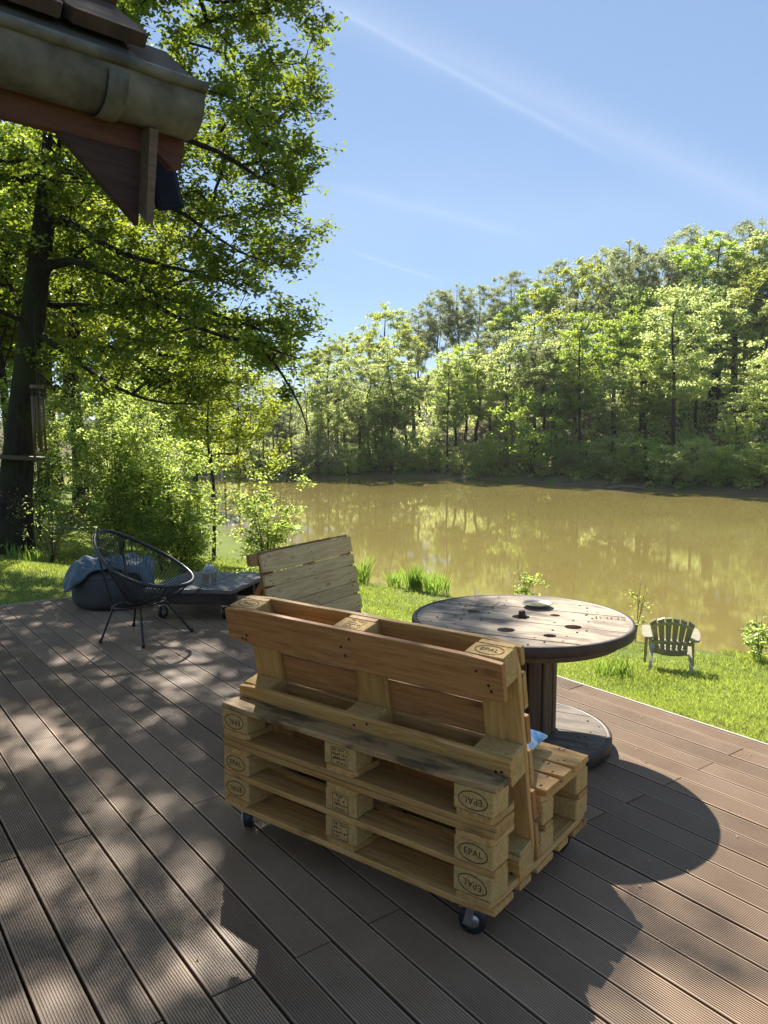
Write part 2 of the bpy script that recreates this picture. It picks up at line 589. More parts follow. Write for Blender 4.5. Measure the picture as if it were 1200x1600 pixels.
def closed_tube(pts, rad, sides=8):
    P = np.asarray(pts, float)
    n = len(P)
    T = np.roll(P, -1, 0) - np.roll(P, 1, 0)
    T /= np.linalg.norm(T, axis=1)[:, None]
    c = P.mean(0)
    N = P - c
    N -= (N * T).sum(1)[:, None] * T
    N /= np.linalg.norm(N, axis=1)[:, None]
    B = np.cross(T, N)
    a = np.linspace(0, 2 * PI, sides, endpoint=False)
    V = P[:, None, :] + rad * (np.cos(a)[None, :, None] * N[:, None, :] + np.sin(a)[None, :, None] * B[:, None, :])
    i = np.arange(n)[:, None]
    j = np.arange(sides)[None, :]
    k = (j + 1) % sides
    i2 = (i + 1) % n
    F = np.stack([i * sides + j, i * sides + k, i2 * sides + k, i2 * sides + j], -1).reshape(-1, 4)
    return V.reshape(-1, 3), F


def lathe(profile, seg=32, name='lathe', smooth=True, cap=True):
    """profile: list of (r, z)"""
    n = len(profile)
    a = np.linspace(0, 2 * PI, seg, endpoint=False)
    V = np.array([[(r * math.cos(t), r * math.sin(t), z) for t in a] for r, z in profile]).reshape(-1, 3)
    F = []
    for i in range(n - 1):
        for j in range(seg):
            k = (j + 1) % seg
            F.append((i * seg + j, i * seg + k, (i + 1) * seg + k, (i + 1) * seg + j))
    if cap:
        F.append(tuple(range(seg))[::-1])
        F.append(tuple((n - 1) * seg + j for j in range(seg)))
    me = mesh_py(name, V, F)
    for p in me.polygons:
        p.use_smooth = smooth and len(p.vertices) == 4
    return me


def bez(p0, p1, p2, n):
    t = np.linspace(0, 1, n)[:, None]
    p0, p1, p2 = map(np.asarray, (p0, p1, p2))
    return (1 - t) ** 2 * p0 + 2 * t * (1 - t) * p1 + t * t * p2


def smooth_path(pts, n):
    """Catmull-Rom through the points"""
    P = np.asarray(pts, float)
    P = np.vstack([2 * P[0] - P[1], P, 2 * P[-1] - P[-2]])
    out = []
    m = len(P) - 3
    for s in np.linspace(0, m - 1e-6, n):
        i = int(s)
        t = s - i
        a, b, c, d = P[i:i + 4]
        out.append(0.5 * ((2 * b) + (-a + c) * t + (2 * a - 5 * b + 4 * c - d) * t * t + (-a + 3 * b - 3 * c + d) * t ** 3))
    return np.array(out)


# ------------------------------------------------------------------ terrain
WATER_Z = -1.80
NEAR_SHORE = [(-46, 58), (-30, 52), (-20, 47), (-12, 41), (-7.5, 32), (-4.2, 24), (-2.2, 19.5), (-0.6, 17.3), (1.2, 16.0), (2.9, 14.2), (4.07, 12.3),
              (4.8, 11.8), (5.7, 11.4), (8, 10), (14, 7.5), (26, 2), (40, -6)]
FAR_SHORE = [(40, -6), (37, 8), (31, 20), (25, 31), (19.5, 39.3), (17.2, 41.7), (13, 45.4), (9.3, 51), (4, 54.5), (0, 56), (-10, 54.5), (-20, 56), (-33, 60), (-46, 58)]


def seg_dist(x, y, line):
    d = np.full(np.shape(x), 1e9)
    for (x0, y0), (x1, y1) in zip(line[:-1], line[1:]):
        dx, dy = x1 - x0, y1 - y0
        t = np.clip(((x - x0) * dx + (y - y0) * dy) / (dx * dx + dy * dy), 0, 1)
        d = np.minimum(d, np.hypot(x - x0 - t * dx, y - y0 - t * dy))
    return d


def in_poly(x, y, poly):
    c = np.zeros(np.shape(x), bool)
    n = len(poly)
    for i in range(n):
        x0, y0 = poly[i]
        x1, y1 = poly[(i + 1) % n]
        with np.errstate(divide='ignore', invalid='ignore'):
            hit = ((y0 > y) != (y1 > y)) & (x < (x1 - x0) * (y - y0) / (y1 - y0 + 1e-12) + x0)
        c ^= hit
    return c


POND = NEAR_SHORE + FAR_SHORE[1:-1]


def far_side(x, y):
    return seg_dist(x, y, FAR_SHORE) < seg_dist(x, y, NEAR_SHORE)


def ground_z(x, y):
    x, y = np.asarray(x, float), np.asarray(y, float)
    dn, df = seg_dist(x, y, NEAR_SHORE), seg_dist(x, y, FAR_SHORE)
    pond = in_poly(x, y, POND)
    zn = np.interp(dn, [0, 0.6, 2, 5, 8, 9.5, 14, 60], [-1.82, -1.72, -1.56, -1.02, -0.30, -0.15, -0.13, 0.4])
    k = np.interp(x, [-30, -12, 0, 10, 30], [0.14, 0.20, 0.30, 0.35, 0.38])
    zf = -1.82 + np.interp(df, [0, 0.5, 2.5, 30, 60, 200], [0, 0.30, 0.65, 0.65 + 27.5, 0.65 + 34, 0.65 + 40]) * k
    zf = np.where(df < 2.5, -1.82 + np.interp(df, [0, 0.5, 2.5], [0, 0.3, 0.65 * 0.7]), zf)
    z = np.where(df < dn, zf, zn)
    wob = 0.03 * np.sin(x * 1.7 + 0.6 * y) * np.cos(y * 1.3 - 0.4 * x) + 0.25 * np.sin(x * 0.35) * np.cos(y * 0.31) * (df < dn)
    zp = WATER_Z - 0.02 - np.clip(np.minimum(dn, df) * 0.35, 0, 1.2)
    deckish = (dn > 9.0) & (df > dn)
    return np.where(pond, zp, z + np.where(deckish, 0, wob))


def build_ground():
    def axis(lo, hi, dlo, dhi, fine, coarse):
        a = list(np.arange(dlo, dhi, fine))
        s, v = fine, dhi
        while v < hi:
            a.append(v)
            s = min(s * 1.12, coarse)
            v += s
        a.append(hi)
        s, v = fine, dlo
        pre = []
        while v > lo:
            s = min(s * 1.12, coarse)
            v -= s
            pre.append(max(v, lo))
        return np.array(sorted(set(pre)) + a)
    xs = axis(-900, 900, -8, 9, 0.25, 40)
    ys = axis(-700, 1100, 2, 20, 0.25, 40)
    # keep the far hillside reasonably fine
    ys = np.array(sorted(set(np.round(np.concatenate([ys[ys < 36], np.arange(36, 92, 1.0), ys[ys > 92]]), 3))))
    xs = np.array(sorted(set(np.round(np.concatenate([xs[xs < -9], np.arange(-9, 10, 0.25), np.arange(10, 46, 1.0), xs[xs > 46]]), 3))))
    X, Y = np.meshgrid(xs, ys)
    Z = ground_z(X.ravel(), Y.ravel())
    V = np.stack([X.ravel(), Y.ravel(), Z], -1)
    nx, ny = len(xs), len(ys)
    i = (np.arange(ny - 1)[:, None] * nx + np.arange(nx - 1)[None, :]).ravel()
    me = mesh_np('ground', V, [np.stack([i, i + 1, i + nx + 1, i + nx], -1)], True)
    wood = far_side(V[:, 0], V[:, 1]).astype(np.float32)
    shore = np.clip(1 - seg_dist(V[:, 0], V[:, 1], NEAR_SHORE) / 0.9, 0, 1)
    at = me.attributes.new('wood', 'FLOAT', 'POINT')
    at.data.foreach_set('value', wood)
    at = me.attributes.new('mud', 'FLOAT', 'POINT')
    at.data.foreach_set('value', shore.astype(np.float32))
    t = NT('lawn_soil_and_leaf_litter')
    ge = t.n('ShaderNodeNewGeometry')
    n1 = t.noise(ge.outputs['Position'], 1.3, 5, 0.65)
    n2 = t.noise(ge.outputs['Position'], 26, 4, 0.7)
    lawn = t.ramp(n1, [(0.3, (0.12, 0.17, 0.03)), (0.55, (0.18, 0.24, 0.045)), (0.75, (0.24, 0.25, 0.08))])
    lawn = t.mix(t.math('MULTIPLY', n2, 0.7), lawn, (0.08, 0.10, 0.025))
    fl = t.noise(ge.outputs['Position'], 0.45, 5, 0.7)
    floor = t.ramp(fl, [(0.35, (0.10, 0.07, 0.045)), (0.5, (0.16, 0.125, 0.07)), (0.58, (0.09, 0.13, 0.03)), (0.75, (0.13, 0.18, 0.05))])
    aw = t.n('ShaderNodeAttribute', attribute_name='wood')
    am = t.n('ShaderNodeAttribute', attribute_name='mud')
    c = t.mix(aw.outputs['Fac'], lawn, floor)
    c = t.mix(t.math('MULTIPLY', am.outputs['Fac'], 0.8), c, (0.10, 0.08, 0.045))
    t.pbr(c, 0.95, normal=t.bump(t.math('ADD', n1, n2), 0.6, 0.04), spec=0.1)
    tag(obj('ground', me, t.m), kind='structure')


build_ground()


def build_water():
    bm = bmesh.new()
    bmesh.ops.create_grid(bm, x_segments=2, y_segments=2, size=60)
    me = bm_mesh('water', bm)
    t = NT('muddy_pond_water')
    ge = t.n('ShaderNodeNewGeometry')
    mp = t.n('ShaderNodeMapping')
    t.l(ge.outputs['Position'], mp.inputs['Vector'])
    mp.inputs['Scale'].default_value = (1.0, 1.6, 1)
    r1 = t.noise(mp.outputs[0], 2.2, 4, 0.6, 0.3)
    r2 = t.noise(mp.outputs[0], 11, 3, 0.6)
    gust = t.noise(ge.outputs['Position'], 0.16, 3)
    gust = t.ramp(gust, [(0.38, (0.25, 0.25, 0.25)), (0.62, (1, 1, 1))])
    h = t.math('MULTIPLY', t.math('ADD', r1, t.math('MULTIPLY', r2, 0.35)), gust)
    silt = t.noise(ge.outputs['Position'], 0.12, 3)
    c = t.ramp(silt, [(0.35, (0.198, 0.155, 0.05)), (0.65, (0.225, 0.182, 0.06))])
    p = t.pbr(c, 0.02, normal=t.bump(h, 0.035, 0.02), spec=0.5)
    p.inputs['IOR'].default_value = 1.333
    o = obj('water', me, t.m, loc=(-6, 26, WATER_Z))
    tag(o, kind='structure')


build_water()

# ------------------------------------------------------------------ deck
TH = R(36.8)
DU = Vector((-math.sin(TH), math.cos(TH), 0))     # along the boards, away from the camera
DV = Vector((math.cos(TH), math.sin(TH), 0))      # across the boards, towards the pond
PITCH = 0.1353
EDGE_V = 3.792
U_END, U_START = 7.56, -2.5


def uv(u, v, z=0.0):
    p = DU * u + DV * v
    return Vector((p.x, p.y, z))


def deck_board_mesh(L, w):
    prof = [(-w / 2, -0.022), (-w / 2, -0.0016), (-w / 2 + 0.0016, 0)]
    n = 14
    m = 0.006
    step = (w - 2 * m) / n
    x = -w / 2 + m
    for i in range(n):
        a, b = x + step * 0.28, x + step * 0.72
        prof += [(a - 0.0006, 0), (a, -0.002), (b, -0.002), (b + 0.0006, 0)]
        x += step
    prof += [(w / 2 - 0.0016, 0), (w / 2, -0.0016), (w / 2, -0.022)]
    k = len(prof)
    V = [(-L / 2, y, z) for y, z in prof] + [(L / 2, y, z) for y, z in prof]
    F = [(i, i + 1, k + i + 1, k + i) for i in range(k - 1)] + [(k - 1, 0, k, 2 * k - 1)]
    F = [f[::-1] for f in F]
    F += [tuple(range(k)), tuple(range(2 * k - 1, k - 1, -1))]
    me = mesh_py('deck_board', V, F)
    me.materials.append(M['deck'])
    return me


def build_deck():
    rng = random.Random(4)
    ang = math.atan2(DU.y, DU.x)
    d = bpy.data.objects.new('deck', None)
    # the substructure is the deck's own mesh
    bm = bmesh.new()
    u = U_START + 0.1
    while u < U_END:
        m = Matrix.Translation(uv(u, (EDGE_V - 1.35) / 2, -0.062)) @ Matrix.Rotation(ang + PI / 2, 4, 'Z') @ Matrix.Diagonal((EDGE_V + 1.35 - 0.02, 0.06, 0.076, 1))
        bmesh.ops.create_cube(bm, size=1.0, matrix=m)
        u += 0.55
    deck = obj('deck', bm_mesh('deck', bm), 'joist')
    tag(deck, kind='structure')
    cache = {}
    for i in range(38):
        v = EDGE_V - 0.0675 - PITCH * i
        joints = [1.9 + 2.22 * k for k in range(-3, 4)] if i % 2 else [3.0 + 2.2 * k for k in range(-3, 4)]
        cuts = [U_START] + [j for j in joints if U_START + 0.2 < j < U_END - 0.15] + [U_END]
        for a, b in zip(cuts[:-1], cuts[1:]):
            L = round(b - a - 0.006, 3)
            w = 0.1268
            key = (L, w)
            if key not in cache:
                cache[key] = deck_board_mesh(L, w)
            o = obj('deck_board', cache[key], None, deck, uv((a + b) / 2 + rng.uniform(-0.001, 0.001), v + rng.uniform(-0.0011, 0.0011), rng.uniform(-0.0012, 0.0008)), (0, 0, ang + rng.uniform(-0.0006, 0.0006) + (PI if rng.random() < 0.5 else 0)))
    # trim on the two outer edges
    L = U_END - U_START + 0.03
    obj('edge_trim', box_mesh(L, 0.016, 0.07, 0.002), 'trim', deck, uv((U_END + U_START) / 2 + 0.015, EDGE_V + 0.012, -0.0335), (0, 0, ang))
    obj('end_trim', box_mesh(EDGE_V + 1.36, 0.016, 0.07, 0.002), 'trim', deck, uv(U_END + 0.012, (EDGE_V - 1.36) / 2, -0.0335), (0, 0, ang + PI / 2))


build_deck()

# ------------------------------------------------------------------ vegetation generators


def leaf_np(centers, size, rng, up=0.5, aspect=0.55, fold=0.18):
    """one folded rhombus per leaf; returns verts, quads, rnd"""
    n = len(centers)
    nrm = rng.normal(size=(n, 3))
    nrm /= np.linalg.norm(nrm, axis=1)[:, None]
    nrm[:, 2] = np.abs(nrm[:, 2]) + up
    nrm /= np.linalg.norm(nrm, axis=1)[:, None]
    a = rng.normal(size=(n, 3))
    a -= (a * nrm).sum(1)[:, None] * nrm
    a /= np.linalg.norm(a, axis=1)[:, None]
    b = np.cross(nrm, a)
    s = (size * rng.uniform(0.6, 1.25, n))[:, None]
    V = np.empty((n, 4, 3))
    V[:, 0] = centers - a * s * 0.5
    V[:, 1] = centers + b * s * aspect * 0.5 + nrm * s * fold
    V[:, 2] = centers + a * s * 0.5
    V[:, 3] = centers - b * s * aspect * 0.5 + nrm * s * fold
    F = np.arange(n * 4).reshape(n, 4)
    return V.reshape(-1, 3), F, rng.random(n)


def grow(rng, trunk, trunk_r, clusters, twigs=6, leaves=16, cl_rad=0.5, leaf=0.09, rtip=0.006, guides=(), up=0.5,
         arch=0.12, sides=6, droop=0.0, spread_z=0.6, trunk_sides=10, expo=0.45, guide_r=None, min_t=0.0):
    """skeleton: trunk + guide limbs, then each cluster is tied to the nearest part; returns trunk mesh, crown mesh"""
    P, par, chains, base_r = [], [], [], []

    def add_chain(pts, parent):
        ids = []
        for p in pts:
            P.append(np.asarray(p, float))
            par.append(parent)
            base_r.append(0.0)
            parent = len(P) - 1
            ids.append(parent)
        return ids
    tid = add_chain(trunk, -1)
    for i, r in zip(tid, trunk_r):
        base_r[i] = r
    nt = len(tid)
    for g in guides:
        g = np.asarray(g, float)
        A = np.array(P)
        j = int(np.argmin(((A - g[0]) ** 2).sum(1)))
        ids = add_chain(g[1:], j)
        if guide_r:
            for q, i in enumerate(ids):
                f = q / max(len(ids) - 1, 1)
                r0 = guide_r[0] * min(1.0, np.linalg.norm(np.diff(g, axis=0), axis=1).sum() / 4.5)
                base_r[i] = r0 + (guide_r[1] - r0) * f ** 0.7
        chains.append((j, ids))
    C = np.asarray(clusters, float)
    T0 = np.asarray(trunk)
    order = np.argsort([((T0 - c) ** 2).sum(1).min() for c in C])
    tip = []
    first = int(len(trunk) * min_t)
    for ci in order:
        c = C[ci]
        A = np.array(P)
        d = np.linalg.norm(A - c, axis=1)
        cost = d * (1 + 0.8 * np.clip((A[:, 2] - c[2]) / (d + 1e-6), 0, 1)) + 0.15 * d.min()
        cost[:first] += 50
        j = int(np.argmin(cost))
        a = A[j]
        L = d[j]
        n = max(2, int(L / 0.45) + 1)
        mid = (a + c) / 2 + np.array([0, 0, arch * L]) + rng.normal(size=3) * 0.10 * L
        pts = bez(a, mid, c, n + 1)[1:]
        ids = add_chain(pts, j)
        chains.append((j, ids))
        tip.append(ids[-1])
    w = np.zeros(len(P))
    for t in tip:
        w[t] += 1
    for i in range(len(P) - 1, -1, -1):
        if par[i] >= 0:
            w[par[i]] += w[i]
    r = rtip * np.maximum(w, 1) ** expo
    base_r = np.array(base_r)
    r = np.where(base_r > 0, base_r, r)
    A = np.array(P)
    tb = Tubes()
    tb.add(A[tid], r[tid], trunk_sides)
    for j, ids in chains:
        idx = [j] + ids
        rr = r[idx].copy()
        rr[0] = min(rr[0], rr[1] * 1.25)
        sd = sides if rr[1] > 0.03 else (5 if rr[1] > 0.015 else 3)
        tb.add(A[idx], rr, sd)
    # twigs and leaves
    nC = len(C)
    dirs = rng.normal(size=(nC * twigs, 3))
    dirs /= np.linalg.norm(dirs, axis=1)[:, None]
    dirs[:, 2] = dirs[:, 2] * spread_z - droop
    ln = cl_rad * rng.uniform(0.55, 1.15, nC * twigs)
    src = np.repeat(C, twigs, 0)
    end = src + dirs * ln[:, None]
    for k in range(nC * twigs):
        mid = (src[k] + end[k]) / 2 + rng.normal(size=3) * 0.06 * ln[k]
        tb.add([src[k], mid, end[k]], [rtip * 0.8, rtip * 0.55, rtip * 0.25], 3)
    t = rng.uniform(0.12, 1.08, (nC * twigs, leaves, 1))
    pos = src[:, None] + (end - src)[:, None] * t + rng.normal(size=(nC * twigs, leaves, 3)) * (cl_rad * 0.13)
    V, F, rn = leaf_np(pos.reshape(-1, 3), leaf, rng, up)
    # leaves of one spray share a tone
    rn = np.clip(0.5 * rn + 0.5 * np.repeat(rng.random(nC), twigs * leaves), 0, 1)
    return tb.mesh('trunk'), mesh_np('crown', V, [F], False, rn)


def in_ellipsoids(rng, ells, n, shell=0.35, mind=0.0):
    """random points in a union of ellipsoids (cx,cy,cz,rx,ry,rz), kept apart by mind"""
    vol = np.array([e[3] * e[4] * e[5] for e in ells])
    out = []
    tries = 0
    while len(out) < n and tries < n * 40:
        tries += 1
        e = ells[rng.choice(len(ells), p=vol / vol.sum())]
        d = rng.normal(size=3)
        d /= np.linalg.norm(d)
        rad = rng.uniform(shell, 1.0) ** 0.5
        p = np.array(e[:3]) + d * rad * np.array(e[3:])
        if mind and out and np.min(((np.array(out) - p) ** 2).sum(1)) < mind * mind:
            continue
        out.append(p)
    return np.array(out)


def gz(x, y):
    return float(ground_z(np.array([x]), np.array([y]))[0])


def tree(name, label, trunk_me, crown_me, bark, leafm, loc, rz=0.0, s=1.0, group=None, cat='tree', sz=1.0):
    t = thing(name, label, cat, loc, rz, group)
    t.scale = (s, s, s * sz)
    obj('trunk', trunk_me, bark, t)
    c = obj('crown', crown_me, leafm, t)
    c['kind'] = 'stuff'
    return t


# ---------------------------------------------------------------- the big tree over the lawn
def build_big_tree():
    rng = np.random.default_rng(11)
    B = np.array([-6.1, 12.76, -0.35])
    tr = smooth_path([(-6.28, 12.76, -0.5), (-6.12, 12.76, 0.4), (-5.95, 12.76, 1.6), (-5.66, 12.75, 3.4), (-5.33, 12.75, 5.4), (-5.05, 12.7, 7.4), (-4.9, 12.6, 9.6), (-4.95, 12.5, 11.8), (-4.9, 12.5, 13.6)], 42)
    h = tr[:, 2]
    rr = np.interp(h, [-0.5, -0.1, 0.6, 1.6, 3.4, 5.4, 7.4, 9.6, 13.6], [0.46, 0.36, 0.265, 0.225, 0.19, 0.155, 0.13, 0.10, 0.03])
    guides = []

    def lim(pts, n=12):
        guides.append(smooth_path(pts, n))
    lim([(-5.6, 12.75, 4.05), (-5.0, 12.6, 4.25), (-4.0, 12.0, 3.85), (-3.35, 11.5, 3.4), (-2.5, 11.0, 2.95), (-1.65, 10.6, 2.7), (-1.1, 10.3, 2.5)])
    lim([(-3.75, 11.9, 3.72), (-2.9, 11.4, 3.4), (-1.7, 10.9, 2.95), (-1.2, 10.6, 2.85)], 9)
    lim([(-5.52, 12.75, 4.9), (-4.9, 12.6, 4.8), (-4.1, 12.1, 4.3), (-3.3, 11.7, 4.0), (-2.4, 11.1, 3.7), (-1.8, 10.7, 3.4)])
    lim([(-5.42, 12.75, 5.7), (-4.5, 12.3, 5.4), (-3.7, 11.9, 5.0), (-3.0, 11.6, 4.75), (-2.1, 11.2, 4.1), (-1.4, 10.8, 3.8)])
    lim([(-5.7, 12.75, 3.2), (-5.1, 12.4, 2.85), (-4.2, 11.9, 2.3), (-3.4, 11.5, 2.0), (-2.6, 11.3, 1.95)])
    lim([(-5.3, 12.7, 7.0), (-4.4, 12.1, 7.7), (-3.2, 11.5, 7.6), (-2.6, 11.2, 7.45), (-2.0, 10.9, 7.2), (-1.2, 10.6, 7.4)])
    lim([(-5.35, 12.7, 6.4), (-4.2, 12.0, 6.6), (-2.7, 11.4, 6.3), (-2.1, 11.1, 6.1), (-1.5, 10.8, 5.7)])
    lim([(-5.4, 12.7, 6.0), (-4.0, 11.8, 6.0), (-2.5, 11.2, 5.5), (-1.6, 10.8, 4.9), (-1.1, 10.5, 4.6)])
    lim([(-5.45, 12.7, 5.5), (-6.4, 12.4, 5.5), (-7.6, 12.1, 5.9), (-8.8, 11.8, 6.3)])
    lim([(-5.55, 12.7, 4.6), (-6.5, 12.2, 4.5), (-7.8, 11.7, 4.8)])
    lim([(-5.2, 12.6, 8.6), (-4.2, 12.0, 9.6), (-3.0, 11.5, 10.2), (-1.8, 11.0, 10.3)])
    lim([(-5.2, 12.6, 9.2), (-5.6, 11.6, 10.4), (-5.2, 10.4, 11.0)])
    lim([(-5.3, 12.6, 7.8), (-5.0, 11.4, 8.6), (-4.2, 10.0, 9.0)])
    lim([(-1.65, 10.6, 2.7), (-1.35, 10.5, 2.3), (-1.1, 10.4, 1.85), (-1.0, 10.35, 1.5)], 7)
    # sprays of leaves fill the crown, its right outline lobed
    out = []
    edge_z = [1.6, 2.4, 3.1, 3.8, 4.5, 5.2, 5.6, 6.2, 7.0, 8.2, 10, 12, 13.5]
    edge_x = [-1.35, -1.2, -0.95, -1.1, -0.8, -1.0, -1.2, -1.15, -0.85, -0.35, -0.5, -2.0, -3.6]
    AIR = ((-2.66, 4.23, 0.65), (-1.92, 3.84, 0.52), (-1.58, 3.22, 0.39), (-3.05, 4.85, 0.39), (-1.30, 2.82, 0.26), (-3.39, 5.65, 0.39), (-2.26, 5.31, 0.39), (-1.70, 6.32, 0.32), (-3.73, 4.06, 0.39), (-4.52, 4.97, 0.39))
    mind = 0.30
    tries = 0
    for g in guides:
        L = np.linalg.norm(np.diff(g, axis=0), axis=1).sum()
        for q in range(int(L * 5)):
            t = rng.uniform(0.12, 1.04)
            i = min(int(t * (len(g) - 1)), len(g) - 2)
            b = g[i] + (g[i + 1] - g[i]) * (t * (len(g) - 1) - i)
            p = b + rng.normal(size=3) * np.array([0.36, 0.34, 0.18]) + np.array([0, 0.22, 0.10])
            if p[0] > np.interp(p[2], edge_z, edge_x) + 0.05 or (out and np.min(((np.array(out) - p) ** 2).sum(1)) < 0.05):
                continue
            out.append(p)
    while len(out) < 860 and tries < 60000:
        tries += 1
        z = rng.uniform(1.7, 13.6)
        x = rng.uniform(-10.2, -0.3)
        y = rng.uniform(8.6, 14.8)
        if x > np.interp(z, edge_z, edge_x) - 0.15 + (y - 10.6) * 0.02:
            continue
        zb = np.interp(x, [-10, -7, -5.5, -4, -2.5, -1.2], [4.2, 3.4, 3.0, 2.35, 2.1, 1.9])
        if z < zb + abs(y - 11.5) * 0.25:
            continue
        rr_ = math.hypot((x + 5.3) / 5.2, (y - 11.7) / 3.3)
        if rr_ > 1.0 or (rr_ < 0.30 and rng.random() < 0.75):
            continue
        if z > 7.6 and rng.random() < (0.72 if x < -2.6 or z > 9.2 else 0.2):
            continue
        if y < 10.7 and z < 6.0 and rng.random() < 0.6:
            continue
        # the trunk stands free of sprays on its pond side
        if 9.6 < y < 12.7 and abs(x - np.interp(z, [0, 3.4, 7.4], [-6.0, -5.66, -5.05]) - 0.25 * (12.7 - y)) < 0.6 and rng.random() < 0.8:
            continue
        # air pockets in the crown where the sky shows through
        hole = any(math.hypot((x - hx) / hr, (z - hz) / hr, (y - 11.3) / 3.0) < 1.0 for hx, hz, hr in AIR)
        if hole and rng.random() < 0.92:
            continue
        p = np.array([x, y, z])
        if out and np.min(((np.array(out) - p) ** 2).sum(1)) < mind * mind:
            continue
        out.append(p)
    tm, cm = grow(rng, tr, rr, out, twigs=7, leaves=22, cl_rad=0.5, leaf=0.092, rtip=0.008, guides=guides, up=0.55, arch=0.05, sides=7, trunk_sides=16, expo=0.47, spread_z=0.5, min_t=0.3, guide_r=(0.078, 0.007))
    return tree('oak_tree', 'big dark-trunked oak with wide spreading limbs over the lawn at left', tm, cm, 'bark', 'leaf_main', (0, 0, 0))


build_big_tree()


# ---------------------------------------------------------------- wood behind: prototypes
def proto(kind, seed):
    rng = np.random.default_rng(seed)
    if kind == 'alder':        # slim, pale, leafy almost to the ground
        H = 11.0
        tr = smooth_path([(0, 0, -0.4), (0.1, 0.05, 2.5), (0.05 + rng.normal() * 0.35, 0.1, 5.5), (rng.normal() * 0.55, rng.normal() * 0.4, 8.3), (rng.normal() * 0.7, 0, H)], 22)
        rr = np.interp(tr[:, 2], [-0.4, 1, H], [0.16, 0.115, 0.02])
        cl = in_ellipsoids(rng, [(0, 0, 7.4, 1.9, 1.9, 3.7), (0.3, 0, 5.2, 2.1, 2.0, 1.5)], 82, 0.2, 0.55)
        return grow(rng, tr, rr, cl, 7, 17, 0.72, 0.18, 0.012, up=0.3, arch=0.02, spread_z=0.35, trunk_sides=7, sides=5)
    if kind == 'oak':          # broad crown on forked limbs
        H = 11.5
        tr = smooth_path([(0, 0, -0.4), (0.1, 0, 2.5), (-0.1, 0.1, 5.2), (0.3, 0, 7.5), (0.2, 0.1, 10)], 20)
        rr = np.interp(tr[:, 2], [-0.4, 1, 5, 10], [0.34, 0.26, 0.2, 0.03])
        ells = [(0, 0, 9, 2.6, 2.6, 2.4)] + [(2.6 * math.cos(a), 2.6 * math.sin(a), rng.uniform(6.2, 8.6), 1.7, 1.7, 1.2) for a in rng.uniform(0, 6.28) + np.arange(5) * 1.26]
        cl = in_ellipsoids(rng, ells, 84, 0.4, 0.6)
        return grow(rng, tr, rr, cl, 7, 20, 0.68, 0.18, 0.015, up=0.3, arch=0.08, trunk_sides=8, min_t=0.45)
    if kind == 'tall':         # bare pole stems, crown only on top, several leaders
        H = 15.0
        tr = smooth_path([(0, 0, -0.4), (0.35, 0, 4), (0.1, 0.3, 8), (0.45, 0, 11.5), (0.3, 0, H)], 22)
        rr = np.interp(tr[:, 2], [-0.4, 1, 8, H], [0.22, 0.17, 0.12, 0.015])
        guides = []
        for k in range(4):
            a = rng.uniform(0, 6.28)
            d = np.array([math.cos(a), math.sin(a), 0])
            z0 = rng.uniform(4.0, 8)
            guides.append(smooth_path([tr[int(len(tr) * (z0 / H))], np.array([0.15, 0, z0 + 1.8]) + d * 0.8, np.array([0.15, 0, z0 + 4.2]) + d * 1.6, np.array([0.15, 0, min(z0 + 6.5, 14.5)]) + d * 2.1], 9))
        cl = in_ellipsoids(rng, [(0.2, 0, 12.2, 3.0, 2.8, 2.9), (0.2, 0, 9.6, 2.9, 2.6, 2.2)], 120, 0.35, 0.55)
        return grow(rng, tr, rr, cl, 7, 20, 0.72, 0.165, 0.013, guides=guides, up=0.3, arch=0.1, trunk_sides=7, min_t=0.5, expo=0.4)
    if kind == 'maple':        # dense fresh green lobes
        H = 12.0
        tr = smooth_path([(0, 0, -0.4), (0.3, 0.1, 3), (-0.1, 0.2, 6), (0.25, 0, 9), (0.1, 0, 11)], 20)
        rr = np.interp(tr[:, 2], [-0.4, 1, 5, 11], [0.24, 0.18, 0.13, 0.02])
        ells = [(0, 0, 8, 2.4, 2.4, 3.6)] + [(2.1 * math.cos(a), 2.1 * math.sin(a), z, 1.5, 1.5, 1.1) for a, z in zip(rng.uniform(0, 6.28, 7), np.linspace(4, 10, 7))]
        cl = in_ellipsoids(rng, ells, 120, 0.4, 0.5)
        return grow(rng, tr, rr, cl, 7, 20, 0.66, 0.18, 0.014, up=0.35, arch=0.06, spread_z=0.4, trunk_sides=8, min_t=0.25)
    if kind == 'pole':         # thin stems, sparse greyish spring foliage
        H = 9.5
        tr = smooth_path([(0, 0, -0.4), (0.05, 0, 2.5), (rng.normal() * 0.15, 0.1, 5.5), (rng.normal() * 0.25, 0, H)], 18)
        rr = np.interp(tr[:, 2], [-0.4, 1, H], [0.10, 0.08, 0.012])
        cl = in_ellipsoids(rng, [(0, 0, 6.0, 1.3, 1.3, 3.6), (0, 0, 2.6, 1.4, 1.3, 1.8)], 62, 0.2, 0.5)
        return grow(rng, tr, rr, cl, 6, 9, 0.65, 0.15, 0.008, up=0.3, arch=0.15, trunk_sides=6, sides=4)
    if kind == 'bush':         # many stems from the ground, rounded
        tr = smooth_path([(0, 0, -0.4), (0.02, 0, 0.3), (0.1, 0, 1.2), (0.1, 0.1, 2.0)], 7)
        rr = np.interp(tr[:, 2], [-0.4, 2], [0.07, 0.02])
        guides = []
        for k in range(9):
            a = rng.uniform(0, 6.28)
            d = np.array([math.cos(a), math.sin(a), 0])
            guides.append(smooth_path([tr[1], d * 0.35 + [0, 0, 0.9], d * rng.uniform(0.7, 1.1) + [0, 0, 2.0], d * rng.uniform(1.0, 1.6) + [0, 0, rng.uniform(2.6, 3.4)]], 8))
        cl = in_ellipsoids(rng, [(0, 0, 2.1, 2.1, 2.1, 1.6), (0, 0, 1.0, 2.2, 2.2, 0.9)], 80, 0.25, 0.42)
